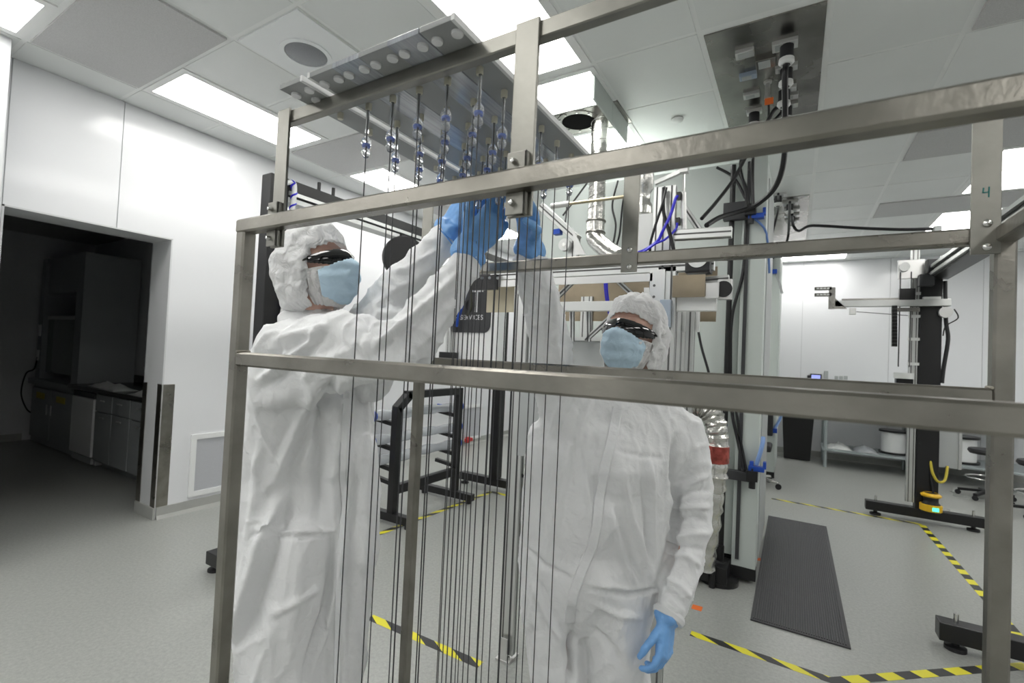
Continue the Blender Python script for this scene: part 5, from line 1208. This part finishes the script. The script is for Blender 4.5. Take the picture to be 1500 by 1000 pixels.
MB().box((g1.x-0.01, YQ-0.15, g1.z-0.02), (g1.x+0.05, YQ-0.09, g1.z+0.22)).build('fork_bracket', M_STEELP, rg); MB().prism([(g1.x+0.05, g1.z-0.02), (g1.x+0.16, g1.z-0.02), (g1.x+0.05, g1.z+0.10)], 'y', YQ-0.14, YQ-0.12).build('gusset', M_STEELP, rg)
for dv in (423, 432):
    f0 = onY(1193, dv, YQ-0.12); f1 = onY(1218, dv, YQ-0.12); t = MB().box((f0.x, YQ-0.15, f0.z-0.018), (f1.x, YQ-0.09, f0.z+0.018)).build('fork', M_STEELP, rg)
    for k in range(4): xx = f0.x+(f1.x-f0.x)*(0.2+0.2*k); MB().box((xx-0.012, YQ-0.152, f0.z-0.007), (xx+0.012, YQ-0.149, f0.z+0.007)).build('fork_slot', M_WHITEP, t)
s1 = onY(1249, 456, YQ-0.12); MB().cbox(s1, (0.06, 0.04, 0.07)).build('sensor', M_ALUM, rg, bevel=0.004)
MB().cyl(s1, onY(1330, 462, YQ-0.12), 0.004, n=6).build('belt', M_GREYD, rg)
c = onY(1386, 457, YQ-0.14); MB().cyl(c, c+Vector((0, 0.05, 0)), 0.055, n=20).build('end_pulley', M_ALUM, rg, smooth=True)
MB().tube([c+Vector((0.06, 0, 0.03)), c+Vector((0.09, 0, -0.06)), c+Vector((0.0, 0, -0.14)), c+Vector((-0.02, 0, -0.24))], 0.006, 6).build('lead', M_CABLE, rg, smooth=True)
ck = onY(1310, 450, YQ-0.14); ck2 = onY(1310, 505, YQ-0.14)
m = MB(); n_ = 12
for k in range(n_): m.cbox(ck.lerp(ck2, k/(n_-1)), (0.045, 0.04, 0.034))
m.build('cable_chain', M_BLACK, rg)
MB().box((ck.x-0.02, YQ-0.13, za-0.09), (XQ-0.10, YQ-0.10, za-0.05)).build('chain_bracket', M_STEELP, rg)
mo = onY(1324, 553, YQ-0.1); MB().cbox(mo+Vector((0, 0, -0.08)), (0.14, 0.1, 0.14)).build('motor', M_BLACK, rg, bevel=0.006); MB().cyl(mo+Vector((0, 0, -0.01)), mo+Vector((0, 0, 0.05)), 0.085, n=20).build('motor_flange', M_WHITEP, rg, smooth=True)
MB().tube([(XQ+0.11, YQ-0.04, 2.5), (XQ+0.12, YQ-0.05, 2.1), (XQ+0.14, YQ-0.05, 1.9), (XQ+0.11, YQ-0.05, 1.6), (XQ+0.10, YQ-0.05, 1.45)], 0.018, 8).build('side_cable', M_CABLE, rg, smooth=True)
m = onY(1372, 390, 6.3); MB().cbox(m, (0.16, 0.12, 0.14)).cbox(m+Vector((-0.08, 0.0, -0.14)), (0.12, 0.1, 0.12)).build('drive_unit', M_GREYD, rg, bevel=0.008)
MB().cbox(m+Vector((0.05, -0.07, 0.06)), (0.07, 0.05, 0.07)).build('drive_cap', M_ALUM, rg, bevel=0.008)
lk = MB().beam(onY(1355, 590, YQ-0.1), onY(1392, 590, YQ-0.1), 0.05, 0.05).build('link', M_BLACK, rg)
# grey enclosure on post, scanner, yellow lead
a = onY(1366, 682, YQ+0.1); b2 = onY(1406, 604, YQ+0.1)
en = MB().box((a.x-0.02, YQ+0.06, a.z), (b2.x, YQ+0.36, b2.z+0.2)).build('enclosure', M_GREY, rg, bevel=0.006); MB().box((b2.x-0.012, YQ+0.05, a.z), (b2.x+0.012, YQ+0.065, b2.z+0.2)).build('enclosure_edge', M_ALU, en)
sc = Vector((XQ+0.02, YQ-0.13, 0.15))
s_ = MB().lathe(sc, [(0.075, 0), (0.085, 0.02), (0.085, 0.07), (0.06, 0.10), (0.06, 0.14), (0.075, 0.16), (0.06, 0.185), (0, 0.19)], n=20).build('laser_scanner', M_BLACK, rg, smooth=True)
MB().lathe(sc, [(0.09, 0.015), (0.09, 0.075), (0.080, 0.08)], n=20).build('scanner_band', M_YEL, s_, smooth=True); MB().lathe(sc, [(0.08, 0.155), (0.085, 0.17), (0.06, 0.19), (0.055, 0.17)], n=20).build('scanner_top', M_YEL, s_, smooth=True)
MB().cbox(sc+Vector((0.02, -0.088, 0.045)), (0.05, 0.01, 0.035)).build('scanner_display', mat('green_display', (0.0, 0.3, 0.2), 0.3, emit=(0.1, 0.9, 0.6), estr=1.5), s_)
MB().tube([onY(1363, 675, YQ-0.05), onY(1366, 692, YQ-0.08), onY(1374, 705, YQ-0.08), onY(1384, 703, YQ-0.05), onY(1388, 683, YQ+0.05)], 0.012, 8).build('yellow_lead', mat('yellow_lead', (0.55, 0.45, 0.05), 0.4), rg, smooth=True)
MB().tube([onY(1363, 678, YQ-0.05), onY(1364, 705, YQ-0.08), onY(1367, 722, YQ-0.10), onY(1364, 738, YQ-0.12)], 0.010, 8).build('lead', M_CABLE, rg, smooth=True)

# ------------------------------------------------------------------ along the back wall
c0, c1_ = onZ(1145, 668, 0), onZ(1190, 676, 0)
tb = empty('waste_bin', ((c0.x+c1_.x)/2, 9.5, 0), 'tall black waste bin against the back wall', 'bin')
xm = (c0.x+c1_.x)/2
vs = []; zt = 0.78
for z, hx, hy in ((0.0, 0.19, 0.17), (zt, 0.23, 0.21)): vs += [(xm-hx, 9.5-hy, z), (xm+hx, 9.5-hy, z), (xm+hx, 9.5+hy, z), (xm-hx, 9.5+hy, z)]
MB().add(vs, [(0, 3, 2, 1), (0, 1, 5, 4), (1, 2, 6, 5), (2, 3, 7, 6), (3, 0, 4, 7), (4, 5, 6, 7)]).build('body', M_BLACK, tb, bevel=0.01)
MB().box((xm-0.25, 9.27, zt), (xm+0.25, 9.73, zt+0.03)).build('rim', M_BLACK, tb, bevel=0.008)
def shelf_unit(x0, x1, y0, y1, label):
    s = empty('steel_table', ((x0+x1)/2, (y0+y1)/2, 0), label, 'table')
    for x in (x0, x1):
        for y in (y0, y1): MB().cyl((x, y, 0), (x, y, 0.9), 0.026, n=10).build('leg', mat('galvanised', (0.45, 0.50, 0.51), 0.4, 0.6), s, smooth=True)
    MB().box((x0-0.04, y0-0.03, 0.255), (x1+0.04, y1+0.03, 0.285)).build('shelf', MATS['galvanised'], s, bevel=0.004); MB().box((x0-0.05, y0-0.05, 0.88), (x1+0.05, y1+0.05, 0.92)).build('top', MATS['galvanised'], s, bevel=0.004)
shelf_unit(0.45, 1.52, 9.02, 9.7, 'steel table with a lower shelf against the back wall'); shelf_unit(1.72, 2.9, 8.9, 9.7, 'second steel table behind the grey enclosure at right')
def spool(x, y, z, label, r=0.17, h=0.36):
    s = empty('white_spool', (x, y, z), label, 'spool', 'white spools')
    MB().cyl((x, y, z+0.03), (x, y, z+h-0.03), r*0.9, n=24).build('winding', M_WHITE, s, smooth=True)
    for zz in (z, z+h-0.03): MB().cyl((x, y, zz), (x, y, zz+0.03), r*1.08, n=24).build('flange', M_BLACK, s, smooth=True)
spool(1.34, 9.35, 0.285, 'white spool with black flanges at the right end of the table shelf'); spool(2.08, 9.25, 0.285, 'white spool with black flanges behind the right frame post', 0.2, 0.38)
for k, (x, l) in enumerate(((0.64, 'crumpled plastic bag at left on the table shelf'), (0.98, 'flat plastic bag in the middle of the table shelf'))):
    m = MB(); nn = 11
    for a in range(nn):
        for b in range(7): m.v.append((x-0.16+0.32*a/(nn-1), 9.08+0.5*b/6, 0.288+0.09*math.sin(math.pi*a/(nn-1))*math.sin(math.pi*b/6)*(0.5+0.9*abs(noise.noise((a*0.9, b*0.9, k*4+1))))))
    m.f = [(a*7+b, (a+1)*7+b, (a+1)*7+b+1, a*7+b+1) for a in range(nn-1) for b in range(6)]
    o = m.build('plastic_bag', M_WRAP if k else M_WHITEP, smooth=True); so = o.modifiers.new('s', 'SOLIDIFY'); so.thickness = 0.003
    tag(o, l, 'bag')
tag(MB().box((1.60, 9.3, 0.0), (1.66, 9.9, 1.0)).build('dark_divider', M_GREYD), 'dark upright panel between the two steel tables', 'panel')
# stools with chrome foot rings
def stool(x, y, label):
    s = empty('lab_stool', (x, y, 0), label, 'stool', 'lab stools')
    for k in range(5):
        a = 2*math.pi*k/5+0.3; e = Vector((x+0.27*math.cos(a), y+0.27*math.sin(a), 0.07))
        l = MB().beam((x, y, 0.10), e, 0.045, 0.03).build('base_arm', M_BLACK, s); MB().cyl(e+Vector((0.0, -0.012, -0.04)), e+Vector((0.0, 0.012, -0.04)), 0.03, n=12).build('caster', M_BLACKR, l, smooth=True)
    MB().cyl((x, y, 0.09), (x, y, 0.58), 0.025, n=12).build('column', M_BOLT, s, smooth=True)
    MB().tube([(x+0.2*math.cos(t*math.pi/12), y+0.2*math.sin(t*math.pi/12), 0.26) for t in range(25)], 0.010, 8, smooth=0).build('foot_ring', M_BOLT, s, smooth=True)
    MB().lathe((x, y, 0.56), [(0, 0), (0.17, 0), (0.19, 0.03), (0.18, 0.06), (0, 0.07)], n=24).build('seat', M_BLACKR, s, smooth=True)
stool(2.12, 8.25, 'black lab stool half hidden behind the right frame post'); stool(2.38, 7.6, 'black lab stool with chrome foot ring at the right picture edge')
ch_ = empty('office_chair', (-0.32, 6.98, 0), 'chrome chair base with caster peeking past the towers', 'chair')
for k in range(5):
    a = 2*math.pi*k/5-0.3; e = Vector((-0.42+0.30*math.cos(a), 7.0+0.30*math.sin(a), 0.08))
    l = MB().beam((-0.42, 7.0, 0.11), e, 0.05, 0.035, cham=0.01).build('base_arm', M_BOLT, ch_, smooth=True); MB().cyl(e+Vector((0, -0.018, -0.045)), e+Vector((0, 0.018, -0.045)), 0.035, n=14).build('caster', M_BLACKR, l, smooth=True)
MB().cyl((-0.42, 7.0, 0.1), (-0.42, 7.0, 0.46), 0.028, n=12).build('column', M_BOLT, ch_, smooth=True); MB().box((-0.62, 6.8, 0.46), (-0.22, 7.2, 0.54)).build('seat', M_BLACKR, ch_, bevel=0.03)
MB().box((-0.62, 7.17, 0.62), (-0.22, 7.22, 1.0)).build('backrest', M_BLACKR, ch_, bevel=0.02); MB().beam((-0.42, 7.2, 0.5), (-0.42, 7.21, 0.66), 0.05, 0.02).build('back_stem', M_BOLT, ch_)
# wall fittings
def wallbox(name, u, v, w_, h_, material, label, cat, d_=0.03, grp=None):
    c = onY(u, v, YB); return tag(MB().box((c.x-w_/2, YB-d_, c.z-h_/2), (c.x+w_/2, YB, c.z+h_/2)).build(name, material, bevel=0.004), label, cat, grp)
s = wallbox('wall_monitor', 1195, 552, 0.17, 0.11, M_GREYD, 'small wall monitor with a blue lit screen on the back wall', 'monitor', 0.04)
MB().box((onY(1195, 552, YB).x-0.065, YB-0.043, onY(1195, 552, YB).z-0.035), (onY(1195, 552, YB).x+0.065, YB-0.04, onY(1195, 552, YB).z+0.035)).build('screen', mat('blue_screen', (0.1, 0.12, 0.4), 0.3, emit=(0.35, 0.4, 0.9), estr=0.9), s)
wallbox('thermostat', 1185, 552, 0.05, 0.06, M_GREYD, 'tiny dark sensor left of the wall monitor', 'sensor')
wallbox('wall_plate', 1210, 549, 0.06, 0.14, M_GREY, 'tall grey wall plate right of the monitor', 'wall plate', 0.02)
for k, u in enumerate((1225, 1232, 1239)): wallbox('wall_outlet', u, 553, 0.05, 0.06, M_GREY, ['first', 'second', 'third'][k] + ' small grey outlet in a row of three on the back wall', 'outlet', 0.015, 'row of three outlets')
c = onY(1139, 520, 9.5); tag(MB().box((c.x-0.06, YB-0.06, 0.95), (c.x+0.02, YB, 2.12)).build('vertical_trunking', M_ALU, bevel=0.004), 'vertical aluminium trunking on the back wall beside the tower', 'trunking')

# ------------------------------------------------------------------ floor mat and hazard tape
mt = empty('floor_mat', (0.06, 4.45, 0), 'black ribbed anti-fatigue mat on the floor by the tower', 'mat')
m0, m1, n0, n1 = -0.19, 0.31, 3.29, 5.63
MB().box((m0, n0, 0.0), (m1, n1, 0.008)).build('base', mat('mat_rubber', (0.040, 0.040, 0.043), 0.45), mt)
m = MB(); k = 0; xx = m0+0.012
while xx < m1-0.015:
    m.prism([(xx, 0.008), (xx+0.007, 0.008), (xx+0.0055, 0.012), (xx+0.0015, 0.012)], 'y', n0+0.02, n1-0.02); xx += 0.0125
tag(m.build('ribs', mat('mat_rib_rubber', (0.050, 0.050, 0.053), 0.38), mt), kind='stuff')

def tape_mat(name, ang, pitch=0.16, faded=0.0):
    m = bpy.data.materials.new(name); m.use_nodes = True; nt = m.node_tree; N = nt.nodes; L = nt.links; b = N['Principled BSDF']; b.inputs['Roughness'].default_value = 0.4
    tc = N.new('ShaderNodeTexCoord'); sx = N.new('ShaderNodeSeparateXYZ'); L.new(tc.outputs['Object'], sx.inputs[0])
    ma = N.new('ShaderNodeMath'); ma.operation = 'MULTIPLY_ADD'; ma.inputs[1].default_value = ang; L.new(sx.outputs['Y'], ma.inputs[0]); L.new(sx.outputs['X'], ma.inputs[2])
    dv = N.new('ShaderNodeMath'); dv.operation = 'DIVIDE'; dv.inputs[1].default_value = pitch; L.new(ma.outputs[0], dv.inputs[0])
    fr_ = N.new('ShaderNodeMath'); fr_.operation = 'FRACT'; L.new(dv.outputs[0], fr_.inputs[0])
    gt = N.new('ShaderNodeMath'); gt.operation = 'GREATER_THAN'; gt.inputs[1].default_value = 0.5; L.new(fr_.outputs[0], gt.inputs[0])
    mx = N.new('ShaderNodeMixRGB'); mx.inputs[1].default_value = (0.025, 0.025, 0.028, 1); mx.inputs[2].default_value = (0.72, 0.66, 0.03, 1)
    L.new(gt.outputs[0], mx.inputs[0]); L.new(mx.outputs[0], b.inputs['Base Color']); return m
MT_D = tape_mat('hazard_tape_diagonal', 1.9, 0.235); MT_S = tape_mat('hazard_tape_square', 0.25, 0.205)
def tape(p, q, label, material=MT_D, wdt=0.055, z=0.0006):
    p = Vector((*p, 0)); q = Vector((*q, 0)); L_ = (q-p).length
    o = MB().box((-L_/2, -wdt/2, -0.0004), (L_/2, wdt/2, 0.0004)).build('hazard_tape', material)
    o.location = (p+q)/2 + Vector((0, 0, z)); o.rotation_euler = (0, 0, math.atan2(q.y-p.y, q.x-p.x)); return tag(o, label, 'floor tape', 'hazard floor tapes')
tape((-2.06, 2.0), (-1.30, 2.016), 'yellow and black tape on the floor between the two people')
tape((-0.47, 2.93), (0.20, 2.917), 'yellow and black tape in front of the ribbed mat')
tape((0.19, 2.90), (1.12, 3.69), 'yellow and black tape slanting along the bottom right corner', MT_S, z=0.0012)
tape((-0.19, 6.389), (1.16, 6.381), 'yellow and black tape running to the far gantry foot')
tape((1.157, 6.36), (1.20, 3.72), 'yellow and black tape receding between the two gantry feet', MT_S, z=0.0012)
tape((-2.94, 2.90), (-2.87, 4.51), 'yellow and black tape beside the black tube rack feet')
tape((-2.87, 4.51), (-2.45, 4.505), 'short yellow and black tape by the far left gantry foot', z=0.0012)
